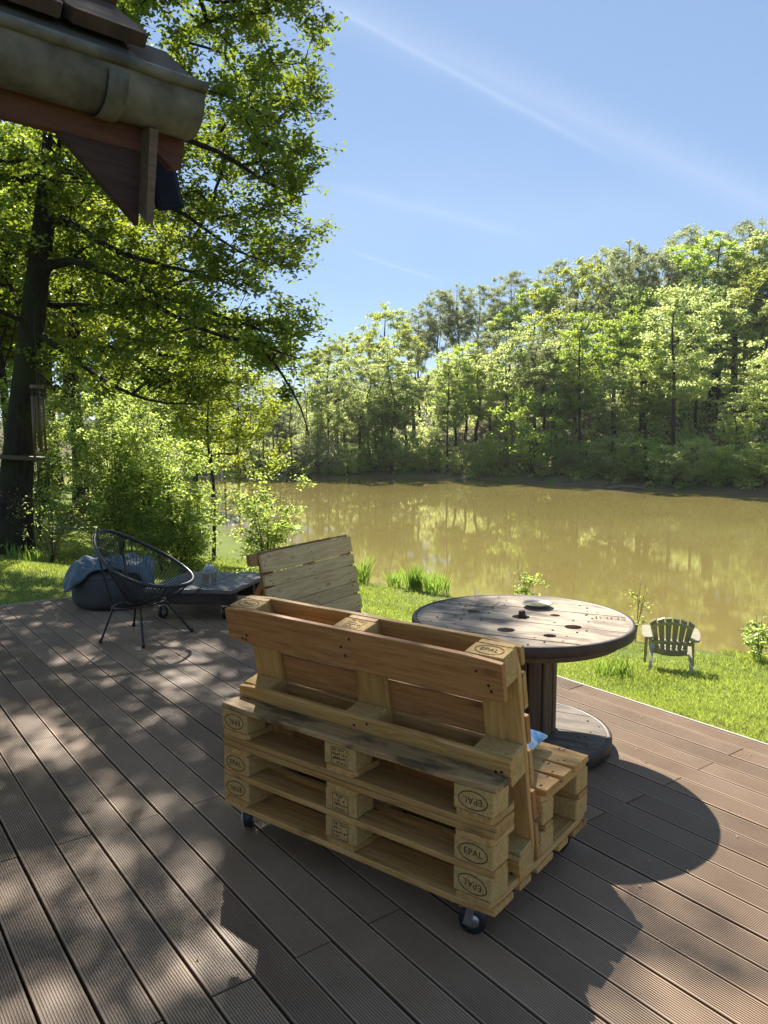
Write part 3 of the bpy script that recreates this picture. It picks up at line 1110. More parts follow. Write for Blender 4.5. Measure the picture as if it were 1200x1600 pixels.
        return grow(rng, tr, rr, cl, 6, 17, 0.55, 0.14, 0.009, guides=guides, up=0.3, arch=0.1, trunk_sides=5, sides=4)


PROTO = {k: [proto(k, 100 + 17 * i + j) for j in range(n)] for i, (k, n) in enumerate((('alder', 3), ('oak', 2), ('tall', 2), ('maple', 2), ('pole', 3), ('bush', 3)))}
_leafed = {}


def proto_tree(kind, var, leafm, name, label, x, y, rz, s, sz, group, cat='tree', bark='bark_far', dz=0.0):
    tm, cm = PROTO[kind][var % len(PROTO[kind])]
    if len(tm.materials) == 0:
        tm.materials.append(M[bark])
    key = (kind, var % len(PROTO[kind]), leafm)
    if key not in _leafed:
        c2 = cm.copy()
        c2.materials.clear()
        c2.materials.append(M[leafm])
        _leafed[key] = c2
    t = tree(name, label, tm, _leafed[key], None, None, (x, y, gz(x, y) + dz), rz, s, group, cat, sz)
    return t


ORD = ['first', 'second', 'third', 'fourth', 'fifth', 'sixth', 'seventh', 'eighth', 'ninth', 'tenth', 'eleventh', 'twelfth', 'thirteenth', 'fourteenth', 'fifteenth',
       'sixteenth', 'seventeenth', 'eighteenth', 'nineteenth', 'twentieth', 'twenty-first', 'twenty-second', 'twenty-third', 'twenty-fourth', 'twenty-fifth', 'twenty-sixth']


PROTO_H = {'alder': 11.3, 'oak': 11.6, 'tall': 15.4, 'maple': 12.2, 'pole': 9.9, 'bush': 3.9}


def row_of(items, label_fmt, name, group, cat='tree'):
    """items: (x, y, prototype, leaf, z of the top, width factor), from left to right"""
    rng = random.Random(len(items) * 7 + len(name))
    for i, (x, y, kind, leafm, ztop, wf) in enumerate(items):
        hgt = max(ztop - gz(x, y), 1.2)
        sz = hgt / PROTO_H[kind]
        proto_tree(kind, i, leafm, name, label_fmt % ORD[i], x, y, rng.uniform(0, 6.28), sz * wf, 1 / wf, group, cat)


WATERLINE_TREES = [
    (-7.6, 56.5, 'alder', 'leaf_grey', 4.9, 1.00), (-4.2, 58.0, 'alder', 'leaf_pale', 6.9, 1.00), (-1.9, 57.5, 'alder', 'leaf_pale', 7.6, 1.05), (0.6, 58.5, 'alder', 'leaf_pale', 8.9, 1.00),
    (4.6, 56.0, 'alder', 'leaf_pale', 7.3, 0.90), (8.8, 56.0, 'alder', 'leaf_pale', 9.5, 0.90), (11.8, 53.5, 'alder', 'leaf_pale', 8.3, 1.10), (13.1, 52.0, 'alder', 'leaf_green', 9.8, 0.95),
    (14.7, 50.0, 'alder', 'leaf_pale', 6.2, 1.20), (16.4, 49.0, 'alder', 'leaf_green', 7.7, 1.15), (17.7, 47.5, 'alder', 'leaf_pale', 10.7, 1.20), (20.2, 44.5, 'alder', 'leaf_pale', 4.6, 1.30),
    (21.7, 43.0, 'alder', 'leaf_pale', 7.7, 1.10), (22.7, 41.0, 'alder', 'leaf_pale', 8.1, 1.10),
]
SHORE_POLES = [
    (-14.9, 58.0, 'pole', 'leaf_grey', 7.9, 1.20), (-14.4, 60.0, 'pole', 'leaf_grey', 8.6, 1.20), (-12.8, 57.5, 'pole', 'leaf_grey', 6.9, 1.20), (-12.0, 58.5, 'pole', 'leaf_grey', 7.2, 1.20),
    (-10.7, 57.0, 'pole', 'leaf_grey', 6.1, 1.20), (-10.1, 59.0, 'pole', 'leaf_grey', 7.0, 1.20), (-8.9, 57.2, 'pole', 'leaf_grey', 5.9, 1.20), (-8.5, 60.0, 'pole', 'leaf_grey', 7.1, 1.20),
    (-6.9, 57.6, 'pole', 'leaf_grey', 5.5, 1.20), (-5.9, 59.0, 'pole', 'leaf_grey', 6.3, 1.20), (-5.0, 57.4, 'pole', 'leaf_grey', 5.0, 1.20), (-3.1, 59.5, 'pole', 'leaf_grey', 6.6, 1.20),
    (-0.7, 60.0, 'pole', 'leaf_grey', 7.1, 1.20),
]
SHORE_BUSHES = [
    (-9.1, 56.3, 'bush', 'leaf_grey', 0.3, 1.30), (-6.8, 56.4, 'bush', 'leaf_grey', 0.7, 1.20), (-4.7, 56.4, 'bush', 'leaf_grey', 1.2, 1.10), (-2.6, 56.6, 'bush', 'leaf_pale', 0.7, 1.10),
    (-0.6, 57.0, 'bush', 'leaf_green', 1.7, 1.00), (1.4, 56.6, 'bush', 'leaf_pale', 1.9, 0.90), (3.4, 56.3, 'bush', 'leaf_green', 0.5, 1.20), (5.6, 55.3, 'bush', 'leaf_pale', 0.8, 1.10),
    (7.6, 54.3, 'bush', 'leaf_pale', 1.2, 1.10), (10.0, 52.4, 'bush', 'leaf_green', 4.5, 0.95), (11.7, 50.6, 'bush', 'leaf_pale', 0.8, 1.30), (13.1, 48.6, 'bush', 'leaf_green', 1.1, 1.20),
    (14.3, 47.0, 'bush', 'leaf_pale', 1.5, 1.20), (15.5, 45.8, 'bush', 'leaf_green', 1.3, 1.20), (16.7, 44.6, 'bush', 'leaf_pale', 0.9, 1.30), (17.8, 43.6, 'bush', 'leaf_pale', 1.3, 1.20),
    (18.9, 42.4, 'bush', 'leaf_green', 0.9, 1.30), (19.9, 41.2, 'bush', 'leaf_pale', 1.1, 1.20), (21.0, 40.0, 'bush', 'leaf_green', 1.6, 1.20),
]
SLOPE_TREES = [
    (-5.2, 60.0, 'alder', 'leaf_pale', 3.1, 1.23), (-1.2, 60.0, 'maple', 'leaf_pale', 5.1, 1.19), (1.5, 59.6, 'maple', 'leaf_pale', 6.0, 1.24), (5.3, 58.6, 'alder', 'leaf_green', 8.5, 1.21),
    (7.1, 58.1, 'maple', 'leaf_pale', 7.4, 1.22), (11.0, 57.0, 'alder', 'leaf_grey', 9.1, 1.23), (12.5, 56.5, 'maple', 'leaf_grey', 9.1, 1.20), (16.4, 55.3, 'maple', 'leaf_green', 10.3, 1.14),
    (18.2, 54.8, 'oak', 'leaf_green', 10.2, 1.13), (21.4, 53.7, 'alder', 'leaf_dark', 11.6, 1.14), (22.9, 53.2, 'maple', 'leaf_pale', 11.5, 1.26), (26.2, 52.1, 'alder', 'leaf_dark', 10.9, 1.13),
    (27.4, 51.7, 'maple', 'leaf_pale', 11.3, 1.19),
]
UPPER_SLOPE_TREES = [
    (-3.9, 65.0, 'oak', 'leaf_dark', 7.0, 1.15), (-0.1, 65.0, 'maple', 'leaf_grey', 8.2, 1.25), (2.4, 64.4, 'oak', 'leaf_pale', 7.3, 1.10), (6.6, 63.4, 'alder', 'leaf_yellow', 9.2, 1.26),
    (8.6, 62.8, 'alder', 'leaf_grey', 9.7, 1.09), (12.7, 61.8, 'alder', 'leaf_yellow', 11.4, 1.08), (15.0, 61.1, 'alder', 'leaf_grey', 12.5, 1.16), (18.7, 60.1, 'alder', 'leaf_dark', 13.0, 1.16),
    (20.4, 59.6, 'oak', 'leaf_green', 12.1, 1.28), (24.5, 58.4, 'oak', 'leaf_dark', 13.7, 1.18), (25.9, 58.0, 'oak', 'leaf_yellow', 14.1, 1.10), (29.7, 56.8, 'maple', 'leaf_dark', 14.4, 1.19),
    (31.4, 56.2, 'maple', 'leaf_green', 14.4, 1.13),
]
SKYLINE_TREES = [
    (-4.8, 68.0, 'maple', 'leaf_lime', 9.8, 1.10), (-3.1, 72.0, 'oak', 'leaf_yellow', 10.6, 1.00), (0.3, 68.0, 'oak', 'leaf_yellow', 12.4, 1.00), (3.3, 72.0, 'tall', 'leaf_grey', 12.9, 1.00),
    (4.9, 73.0, 'tall', 'leaf_grey', 14.7, 0.90), (6.8, 74.0, 'tall', 'leaf_grey', 15.2, 0.90), (8.7, 74.0, 'tall', 'leaf_grey', 15.3, 0.90), (9.8, 70.0, 'maple', 'leaf_pale', 12.1, 1.10),
    (11.4, 72.0, 'tall', 'leaf_grey', 16.1, 1.00), (13.1, 69.0, 'maple', 'leaf_green', 14.8, 1.10), (15.2, 70.0, 'tall', 'leaf_grey', 16.6, 1.00), (16.4, 66.0, 'oak', 'leaf_yellow', 15.8, 1.00),
    (19.4, 70.0, 'tall', 'leaf_grey', 17.8, 1.00), (19.8, 65.0, 'tall', 'leaf_grey', 17.0, 0.95), (22.1, 67.0, 'tall', 'leaf_grey', 17.2, 1.00), (23.3, 66.0, 'tall', 'leaf_grey', 16.6, 1.00),
    (25.7, 67.0, 'tall', 'leaf_grey', 18.9, 1.05), (25.8, 61.0, 'maple', 'leaf_green', 17.3, 1.15), (28.9, 63.0, 'tall', 'leaf_grey', 18.3, 1.10), (26.2, 54.0, 'oak', 'leaf_yellow', 13.0, 1.00),
    (29.5, 60.0, 'maple', 'leaf_pale', 17.9, 1.10), (31.2, 58.0, 'tall', 'leaf_grey', 17.5, 1.00),
]
OAK_WOOD_TREES = [
    (-10.1, 17.0, 'maple', 'leaf_lime', 8.2, 1.00), (-16.4, 30.0, 'maple', 'leaf_green', 14.5, 1.10), (-10.6, 20.0, 'maple', 'leaf_lime', 10.2, 1.00), (-8.9, 18.5, 'tall', 'leaf_green', 9.6, 1.00),
    (-10.7, 24.0, 'maple', 'leaf_lime', 10.9, 1.10), (-14.3, 34.0, 'maple', 'leaf_green', 13.2, 1.10), (-8.3, 21.0, 'oak', 'leaf_lime', 8.7, 1.00), (-9.5, 27.0, 'maple', 'leaf_lime', 11.0, 1.10),
    (-14.5, 44.0, 'maple', 'leaf_green', 10.7, 1.10), (-9.5, 31.0, 'alder', 'leaf_green', 9.1, 1.20), (-10.6, 38.0, 'maple', 'leaf_lime', 9.5, 1.10), (-11.4, 46.0, 'maple', 'leaf_green', 8.9, 1.10),
]

row_of(WATERLINE_TREES, 'slim pale green tree on the far waterline, %s of its row from the left', 'alder_tree', 'slim trees along the far waterline')
row_of(SHORE_POLES, 'thin grey-stemmed sparse tree at the far left shore, %s from the left', 'pole_tree', 'thin sparse trees at the far left shore')
row_of(SHORE_BUSHES, 'rounded bush hanging over the far shore, %s from the left', 'bank_bush', 'bushes along the far shore', 'bush')
row_of(SLOPE_TREES, 'tree on the lower half of the far slope, %s from the left', 'slope_tree', 'trees on the lower far slope')
row_of(UPPER_SLOPE_TREES, 'tree below the skyline on the upper far slope, %s from the left', 'slope_tree', 'trees on the upper far slope')
row_of(SKYLINE_TREES, 'tree on the skyline of the far hill, %s from the left', 'hilltop_tree', 'trees on the skyline of the far hill')
row_of(OAK_WOOD_TREES, 'leafy tree in the wood behind the big oak, %s from the left', 'wood_tree', 'trees in the wood behind the oak')


# ---------------------------------------------------------------- undergrowth of the far slope (a mass nobody could count)
def build_undergrowth():
    rng = np.random.default_rng(5)
    n = 7800
    y = rng.uniform(36, 84, n)
    x = rng.uniform(-26, 46, n)
    df, dn = seg_dist(x, y, FAR_SHORE), seg_dist(x, y, NEAR_SHORE)
    ok = (~in_poly(x, y, POND)) & (df < dn) & (df > 0.25)
    dens = np.sin(x * 0.5 + 1) * np.cos(y * 0.4) + rng.normal(size=n) * 0.5
    ok &= dens > -0.55
    x, y = x[ok], y[ok]
    z = ground_z(x, y)
    c = np.stack([x, y, z], -1)
    k = 26
    pos = np.repeat(c, k, 0)
    s = np.repeat(rng.uniform(0.35, 1.1, len(c)) * np.clip(0.35 + seg_dist(x, y, FAR_SHORE) * 0.35, 0, 1), k)
    d = rng.normal(size=pos.shape)
    d /= np.linalg.norm(d, axis=1)[:, None]
    d[:, 2] = np.abs(d[:, 2]) * 1.1
    pos = pos + d * (s * rng.uniform(0.3, 1.1, len(s)))[:, None]
    V, F, rn = leaf_np(pos, 0.24, rng, 0.3)
    o = obj('undergrowth', mesh_np('undergrowth', V, [F], False, rn), 'leaf_pale')
    tag(o, 'light green undergrowth covering the far wooded slope', 'undergrowth', kind='stuff')


build_undergrowth()


# ---------------------------------------------------------------- shrubs on the near bank
def shrub(name, label, x, y, h, rad, stems, n_cl, seed, leafm='leaf_shrub', leaf=0.052, cl=0.3, leaves=13, twigs=6, lean=(0, 0), group='shrubs on the near bank', droop=0.0, stem_r=0.018):
    rng = np.random.default_rng(seed)
    tr = smooth_path([(0, 0, -0.2), (0.02, 0, 0.3 * h), (0.03 + lean[0] * 0.5, lean[1] * 0.5, 0.65 * h), (lean[0], lean[1], 0.95 * h)], 12)
    rr = np.interp(tr[:, 2], [-0.2, h], [stem_r, 0.004])
    guides = []
    for k in range(stems):
        a = rng.uniform(0, 6.28)
        d = np.array([math.cos(a), math.sin(a), 0]) * rad
        q = rng.uniform(0.35, 1.0)
        guides.append(smooth_path([tr[1] * 0.3, d * 0.12 * q + [0, 0, 0.25 * h], d * 0.4 * q + [lean[0] * 0.4, lean[1] * 0.4, 0.6 * h], d * 0.8 * q + [lean[0], lean[1], h * rng.uniform(0.7, 1.22)]], 10))
    cls = in_ellipsoids(rng, [(lean[0] * 0.6, lean[1] * 0.6, h * 0.58, rad, rad, h * 0.46), (0, 0, h * 0.3, rad * 0.9, rad * 0.9, h * 0.28)], int(n_cl * 0.5), 0.12, cl * 0.55)
    ex = []
    for q in range(int(n_cl * 0.5)):
        g = guides[q % len(guides)]
        t = rng.uniform(0.3, 1.0) * (len(g) - 1.001)
        i = int(t)
        ex.append(g[i] + (g[i + 1] - g[i]) * (t - i) + rng.normal(size=3) * cl * 0.45)
    cls = np.vstack([cls, ex])
    tm, cm = grow(rng, tr, rr, cls, twigs, leaves, cl, leaf, 0.0035, guides=guides, up=0.5, arch=0.12, sides=5, trunk_sides=6, expo=0.36, droop=droop)
    return tree(name, label, tm, cm, 'bark_stem', leafm, (x, y, gz(x, y)), 0, 1.0, group, 'shrub')


shrub('willow_shrub', 'tall leafy shrub with many upright stems beside the oak trunk', -5.0, 14.6, 3.1, 1.4, 18, 230, 21, leaf=0.066)
shrub('willow_shrub', 'broad bright shrub behind the black string chair', -4.05, 13.9, 2.6, 1.15, 16, 180, 22, leaf=0.066)
shrub('willow_shrub', 'low round shrub at the water end of the shrub group', -3.45, 13.2, 1.5, 0.65, 10, 110, 23, leaf=0.058)
shrub('willow_shrub', 'high pale shrub at the back of the shrub group', -5.6, 17.0, 3.9, 1.5, 12, 180, 24, leaf=0.062, cl=0.36)
shrub('willow_shrub', 'shrub partly hidden behind the oak trunk', -7.0, 15.6, 3.6, 1.6, 12, 150, 25, leaf=0.06, cl=0.36)
shrub('sapling', 'thin young sapling with fresh leaves in front of the brown water', -1.98, 12.9, 1.8, 0.78, 8, 84, 26, leaf=0.066, cl=0.26, leaves=9, group='saplings on the bank')
shrub('bank_plant', 'small yellow-green leafy plant rising behind the spool table', 2.62, 14.25, 0.75, 0.30, 5, 18, 27, leaf=0.055, cl=0.18, leaves=8, group='saplings on the bank', stem_r=0.008)
shrub('bank_plant', 'wispy pale plant between the spool table and the garden chair', 4.05, 12.2, 0.85, 0.22, 4, 8, 28, leaf=0.04, cl=0.16, leaves=4, group='saplings on the bank', stem_r=0.007)
shrub('bank_plant', 'small leafy bush at the right edge of the lawn', 5.32, 10.7, 0.62, 0.26, 5, 14, 29, leaf=0.065, cl=0.15, leaves=8, group='saplings on the bank', stem_r=0.01)
shrub('bare_bush', 'arching bare-twigged bush at the foot of the oak', -5.3, 12.2, 1.15, 1.5, 14, 34, 30, leaf=0.045, cl=0.3, leaves=3, group='shrubs on the near bank', stem_r=0.014)


# young lime green tree, low crown glowing behind the oak
def build_lime_tree():
    rng = np.random.default_rng(77)
    tr = smooth_path([(0, 0, -0.4), (0.05, 0, 1.5), (-0.1, 0.1, 3.0), (0.1, 0, 5.0)], 16)
    rr = np.interp(tr[:, 2], [-0.4, 5.0], [0.055, 0.012])
    cl = in_ellipsoids(rng, [(0.2, -0.3, 3.6, 1.7, 1.5, 1.3), (1.0, -0.4, 2.6, 0.9, 0.9, 0.8), (0.2, 0, 4.6, 1.2, 1.2, 0.9)], 130, 0.3, 0.3)
    tm, cm = grow(rng, tr, rr, cl, 6, 15, 0.42, 0.10, 0.006, up=0.7, arch=0.1, min_t=0.3)
    tree('young_maple', 'young maple with glowing yellow-green leaves behind the oak limbs', tm, cm, 'bark_far', 'leaf_lime', (-4.3, 19.3, gz(-4.3, 19.3) + 0.1))


build_lime_tree()


# ---------------------------------------------------------------- grass
def blades(P, h, w, rng, lean=0.5):
    n = len(P)
    a = rng.uniform(0, 2 * PI, n)
    d = np.stack([np.cos(a), np.sin(a), np.zeros(n)], -1)
    s = np.stack([-np.sin(a), np.cos(a), np.zeros(n)], -1)
    le = rng.uniform(0.1, lean, n)[:, None] * h[:, None]
    V = np.empty((n, 4, 3))
    V[:, 0] = P - s * (w / 2)[:, None]
    V[:, 1] = P + s * (w / 2)[:, None]
    V[:, 2] = P + d * le * 0.4 + s * (w * 0.35)[:, None] + np.array([0, 0, 1.0]) * (h * 0.6)[:, None]
    V[:, 3] = P + d * le + np.array([0, 0, 1.0]) * h[:, None]
    i = np.arange(n)[:, None] * 4
    return V.reshape(-1, 3), np.concatenate([i + [0, 1, 2], i + [0, 2, 3]], 0)


def on_deck(x, y):
    u = x * DU.x + y * DU.y
    v = x * DV.x + y * DV.y
    return (u < U_END + 0.02) & (v < EDGE_V + 0.022) & (v > -1.6) & (u > -2.6)


def build_grass():
    rng = np.random.default_rng(3)
    n = 420000
    y = 3.6 + 15.5 * rng.random(n) ** 1.25
    x = rng.uniform(-0.72, 0.72, n) * y
    dn, df = seg_dist(x, y, NEAR_SHORE), seg_dist(x, y, FAR_SHORE)
    ok = (~in_poly(x, y, POND)) & (dn > 0.2 + 0.35 * (1 + np.sin(x * 3.1 + 1.3 * np.cos(y * 2.7)))) & ~on_deck(x, y) & (dn < df)
    thin = np.sin(x * 2.1 + np.cos(y * 1.7)) * np.cos(y * 2.3 + x)
    ok &= rng.random(n) < np.clip(0.85 + 0.35 * thin, 0.3, 1)
    x, y = x[ok], y[ok]
    P = np.stack([x, y, ground_z(x, y) - 0.004], -1)
    h = rng.uniform(0.025, 0.065, len(P)) * (1 + 0.4 * np.sin(x * 1.3) * np.cos(y * 1.1))
    dn = seg_dist(x, y, NEAR_SHORE)
    h = h * np.where(dn < 1.0, 1.5, 1.0)
    w = rng.uniform(0.004, 0.009, len(P)) * np.clip(y / 7, 0.8, 1.8)
    V, F = blades(P, h, w, rng, 0.9)
    rn = np.tile(rng.random(len(P)), 2)
    o = obj('grass', mesh_np('grass', V, [F], False, rn), 'grass')
    tag(o, 'short sunlit lawn grass sloping down to the pond', 'grass', kind='stuff')
    # straw and cut litter
    n = 16000
    pw = np.clip(0.25 + np.sin(x * 0.9 + 2) * np.cos(y * 0.8), 0.05, None)
    k = rng.choice(len(P), n, p=pw / pw.sum())
    V, F = blades(P[k] + rng.normal(size=(n, 3)) * [0.05, 0.05, 0], rng.uniform(0.02, 0.05, n), rng.uniform(0.004, 0.008, n), rng, 2.2)
    o = obj('dry_grass', mesh_np('dry_grass', V, [F], False, np.tile(rng.random(n), 2)), 'dry')
    tag(o, 'scattered dry straw among the lawn grass', 'grass', kind='stuff')


build_grass()


def reed(name, label, x, y, h, rad, n, seed, group):
    rng = np.random.default_rng(seed)
    a = rng.uniform(0, 6.28, n)
    r = rad * np.sqrt(rng.random(n))
    px, py = x + r * np.cos(a), y + r * np.sin(a)
    P = np.stack([px - x, py - y, ground_z(px, py) - gz(x, y) - 0.02], -1)
    V, F = blades(P, h * rng.uniform(0.55, 1.1, n), rng.uniform(0.008, 0.016, n), rng, 0.45)
    o = obj(name, mesh_np(name, V, [F], False, np.tile(rng.random(n), 2)), 'reed', loc=(x, y, gz(x, y)))
    tag(o, label, 'reeds', group)


G = 'reed clumps on the near shore'
reed('reed_clump', 'tall reed clump just right of the leaning pallet', -0.55, 16.6, 0.62, 0.22, 90, 1, G)
reed('reed_clump', 'short reed clump left of the tallest one near the spool table', 0.25, 16.2, 0.40, 0.2, 70, 2, G)
reed('reed_clump', 'dense upright reed clump in the middle of the shore reeds', 0.62, 15.9, 0.58, 0.16, 110, 3, G)
reed('reed_clump', 'wide reed clump closest to the spool table on the shore', 1.05, 15.75, 0.48, 0.30, 130, 4, G)
reed('reed_clump', 'iris-like clump at the foot of the sapling', -2.75, 12.3, 0.42, 0.17, 80, 5, G)
reed('grass_tuft', 'shaded grass tuft behind the right rim of the spool table', 2.62, 8.6, 0.26, 0.2, 90, 6, 'tufts on the lawn')
reed('grass_tuft', 'grass tuft at the foot of the oak trunk', -5.55, 12.0, 0.30, 0.35, 90, 7, 'tufts on the lawn')

# fallen log at the far waterline
lg = Tubes().add(smooth_path([(-1.9, 0.1, 0.02), (-0.7, 0, 0.16), (0.6, -0.1, 0.14), (2.0, -0.35, -0.06)], 10), np.linspace(0.17, 0.07, 10), 8)
lg.add([(-0.9, 0, 0.15), (-1.3, -0.2, 0.6), (-1.5, -0.2, 0.95)], [0.05, 0.03, 0.012], 5).add([(-0.5, 0, 0.15), (-0.6, -0.3, 0.5)], [0.04, 0.012], 5)
tag(obj('fallen_log', lg.mesh('fallen_log'), mat_wood('bleached_log', (0.13, 0.11, 0.085), (0.2, 0.17, 0.13), (0.28, 0.25, 0.2), knots=False), loc=(13.9, 44.1, WATER_Z + 0.02), scale=(0.62, 0.62, 0.8)),
    'bleached fallen log lying in the water under the far bushes', 'log')


# ================================================================== furniture
def caster(parent, loc, rz, r=0.045, name='caster'):
    """swivel caster; origin on the ground under the wheel"""
    top = 0.117
    c = obj(name, _caster_fork(r, top), 'zinc', parent, loc, (0, 0, rz))
    w = obj('wheel', lathe([(r * 0.55, -0.015), (r * 0.9, -0.016), (r, -0.011), (r, 0.011), (r * 0.9, 0.016), (r * 0.55, 0.015)], 20, 'wheel'), 'rubber', c, (0.022, 0, r), (PI / 2, 0, 0))
    obj('hub', lathe([(0.006, -0.019), (r * 0.5, -0.017), (r * 0.56, -0.012), (r * 0.56, 0.012), (r * 0.5, 0.017), (0.006, 0.019)], 16, 'hub'), 'zinc', w)
    return c


def _caster_fork(r, top):
    bm = bmesh.new()
    def bx(cx, cy, cz, sx, sy, sz, ry=0.0):
        m = Matrix.Translation((cx, cy, cz)) @ Matrix.Rotation(ry, 4, 'Y') @ Matrix.Diagonal((sx, sy, sz, 1))
        bmesh.ops.create_cube(bm, size=1.0, matrix=m)
    bx(0, 0, top - 0.003, 0.085, 0.075, 0.005)
    bmesh.ops.create_cone(bm, cap_ends=True, segments=16, radius1=0.026, radius2=0.022, depth=0.014, matrix=Matrix.Translation((0, 0, top - 0.013)))
    bx(0.006, 0, r * 2 + 0.006, 0.05, 0.05, 0.005)
    for s in (-1, 1):
        bx(0.014, s * 0.024, r + 0.022, 0.026, 0.003, 0.062, 0.22)
    return bm_mesh('caster', bm)


def text_mesh(body, size, spacing=1.0):
    cu = bpy.data.curves.new('txt', 'FONT')
    cu.body = body
    cu.size = size
    cu.space_character = spacing
    cu.align_x = 'CENTER'
    cu.align_y = 'CENTER'
    cu.resolution_u = 3
    o = bpy.data.objects.new('txt', cu)
    COL.objects.link(o)
    dg = bpy.context.evaluated_depsgraph_get()
    dg.update()
    me = bpy.data.meshes.new_from_object(o.evaluated_get(dg))
    bpy.data.objects.remove(o)
    me.materials.clear()
    return me


def ring_into(bm, a, b, w, n=36, z=0.0):
    prev = None
    first = None
    for i in range(n):
        t = 2 * PI * i / n
        p = bm.verts.new((a * math.cos(t), b * math.sin(t), z))
        q = bm.verts.new(((a - w) * math.cos(t), (b - w) * math.sin(t), z))
        if prev:
            bm.faces.new((prev[0], p, q, prev[1]))
        else:
            first = (p, q)
        prev = (p, q)
    bm.faces.new((prev[0], first[0], first[1], prev[1]))


def oval_stamp():
    bm = bmesh.new()
    bm.from_mesh(text_mesh('EPAL', 0.030, 1.05))
    ring_into(bm, 0.052, 0.030, 0.0032)
    me = bm_mesh('stamp', bm)
    me.materials.append(M['ink'])
    return me


def frame_stamp(seed):
    """worn square control stamp: frame and unreadable rows"""
    rng = random.Random(seed)
    bm = bmesh.new()
    def q(x0, y0, x1, y1):
        bm.faces.new([bm.verts.new((x, y, 0)) for x, y in ((x0, y0), (x1, y0), (x1, y1), (x0, y1))])
    a, b, w = 0.036, 0.031, 0.002
    q(-a, -b, a, -b + w)
    q(-a, b - w, a, b)
    q(-a, -b + w, -a + w, b - w)
    q(a - w, -b + w, a, b - w)
    for r in range(4):
        y = -0.021 + r * 0.0145
        x = -0.028
        while x < 0.026:
            l = rng.uniform(0.003, 0.008)
            if rng.random() < 0.8:
                q(x, y - rng.uniform(0.002, 0.0048), x + l, y + rng.uniform(0.0, 0.0036))
            x += l + rng.uniform(0.0015, 0.004)
    me = bm_mesh('stamp', bm)
    me.materials.append(M['ink'])
    return me


OVAL = oval_stamp()
SQUARE = [frame_stamp(i) for i in range(3)]


def nails(parent, pts, r=0.0035, name='nail'):
    for p in pts:
        obj(name, NAIL, None, parent, p)


NAIL = lathe([(0.0036, -0.001), (0.0036, 0.0012), (0.001, 0.0016)], 8, 'nail')
NAIL.materials.append(M['nail'])


def bent_plank(L, W, T, seed, mat, wob=0.0015, seg=10):
    """plank with slightly wavy long edges and worn corners; length along X"""
    rng = random.Random(seed)
    bm = bmesh.new()
    rings = []
    cut = 0.010
    for i in range(seg + 1):
        x = -L / 2 + L * i / seg
        e = cut if i in (0, seg) else 0
        w0 = -W / 2 + e + rng.uniform(0, wob)
        w1 = W / 2 - e - rng.uniform(0, wob)
        b = rng.uniform(-wob, wob) * 0.4
        c = 0.003
        rings.append([bm.verts.new(v) for v in ((x, w0, -T / 2 + c + b), (x, w0, T / 2 - c + b), (x, w0 + c, T / 2 + b), (x, w1 - c, T / 2 + b), (x, w1, T / 2 - c + b), (x, w1, -T / 2 + c + b), (x, w1 - c, -T / 2 + b), (x, w0 + c, -T / 2 + b))])
    for a, b in zip(rings[:-1], rings[1:]):
        for k in range(8):
            bm.faces.new((a[k], a[(k + 1) % 8], b[(k + 1) % 8], b[k]))
    bm.faces.new(rings[0][::-1])
    bm.faces.new(rings[-1])
    me = bm_mesh('plank', bm)
    me.materials.append(M[mat])
    return me


_pseed = [0]


def board(parent, x0, x1, y0, y1, z0, z1, mat='pine', axis=0, name='plank', nail=None, wob=0.002):
    _pseed[0] += 1
    L, W = (x1 - x0, y1 - y0) if axis == 0 else (y1 - y0, x1 - x0)
    o = obj(name, bent_plank(L, W, z1 - z0, _pseed[0], mat, wob), None, parent, ((x0 + x1) / 2, (y0 + y1) / 2, (z0 + z1) / 2), (0, 0, 0 if axis == 0 else PI / 2))
    if nail:
        rng = random.Random(_pseed[0])
        for bx_ in nail:
            for s in (-1, 1):
                for k in range(2):
                    nx = bx_ - (x0 + x1) / 2 + rng.uniform(-0.045, 0.045) if axis == 0 else bx_ - (y0 + y1) / 2 + rng.uniform(-0.04, 0.04)
                    if abs(nx) < L / 2 - 0.012:
                        obj('nail', NAIL, None, o, (nx, s * W * rng.uniform(0.2, 0.36), (z1 - z0) / 2))
    return o


def block(parent, x0, x1, y0, y1, z0, z1, stamp=None, face='-y', flip=False, mat='chip', tilt=0.0):
    o = obj('block', shared_box(x1 - x0, y1 - y0, z1 - z0, 0.004, mat), None, parent, ((x0 + x1) / 2, (y0 + y1) / 2, (z0 + z1) / 2))
    if stamp:
        if face == '-y':
            rot = Matrix.Rotation(PI / 2, 4, 'X')
            loc = Vector((0, -(y1 - y0) / 2 - 0.0012, 0))
        else:                                   # '-x' upper face of a block in a tilted pallet
            rot = Matrix.Rotation(-PI / 2, 4, 'Y') @ Matrix.Rotation(-PI / 2, 4, 'Z')
            loc = Vector((-(x1 - x0) / 2 - 0.0012, 0, 0))
        spin = Matrix.Rotation((PI if flip else 0) + tilt, 4, 'Z')
        s = obj('stamp', stamp, None, o)
        s.matrix_local = Matrix.Translation(loc) @ rot @ spin
    return o


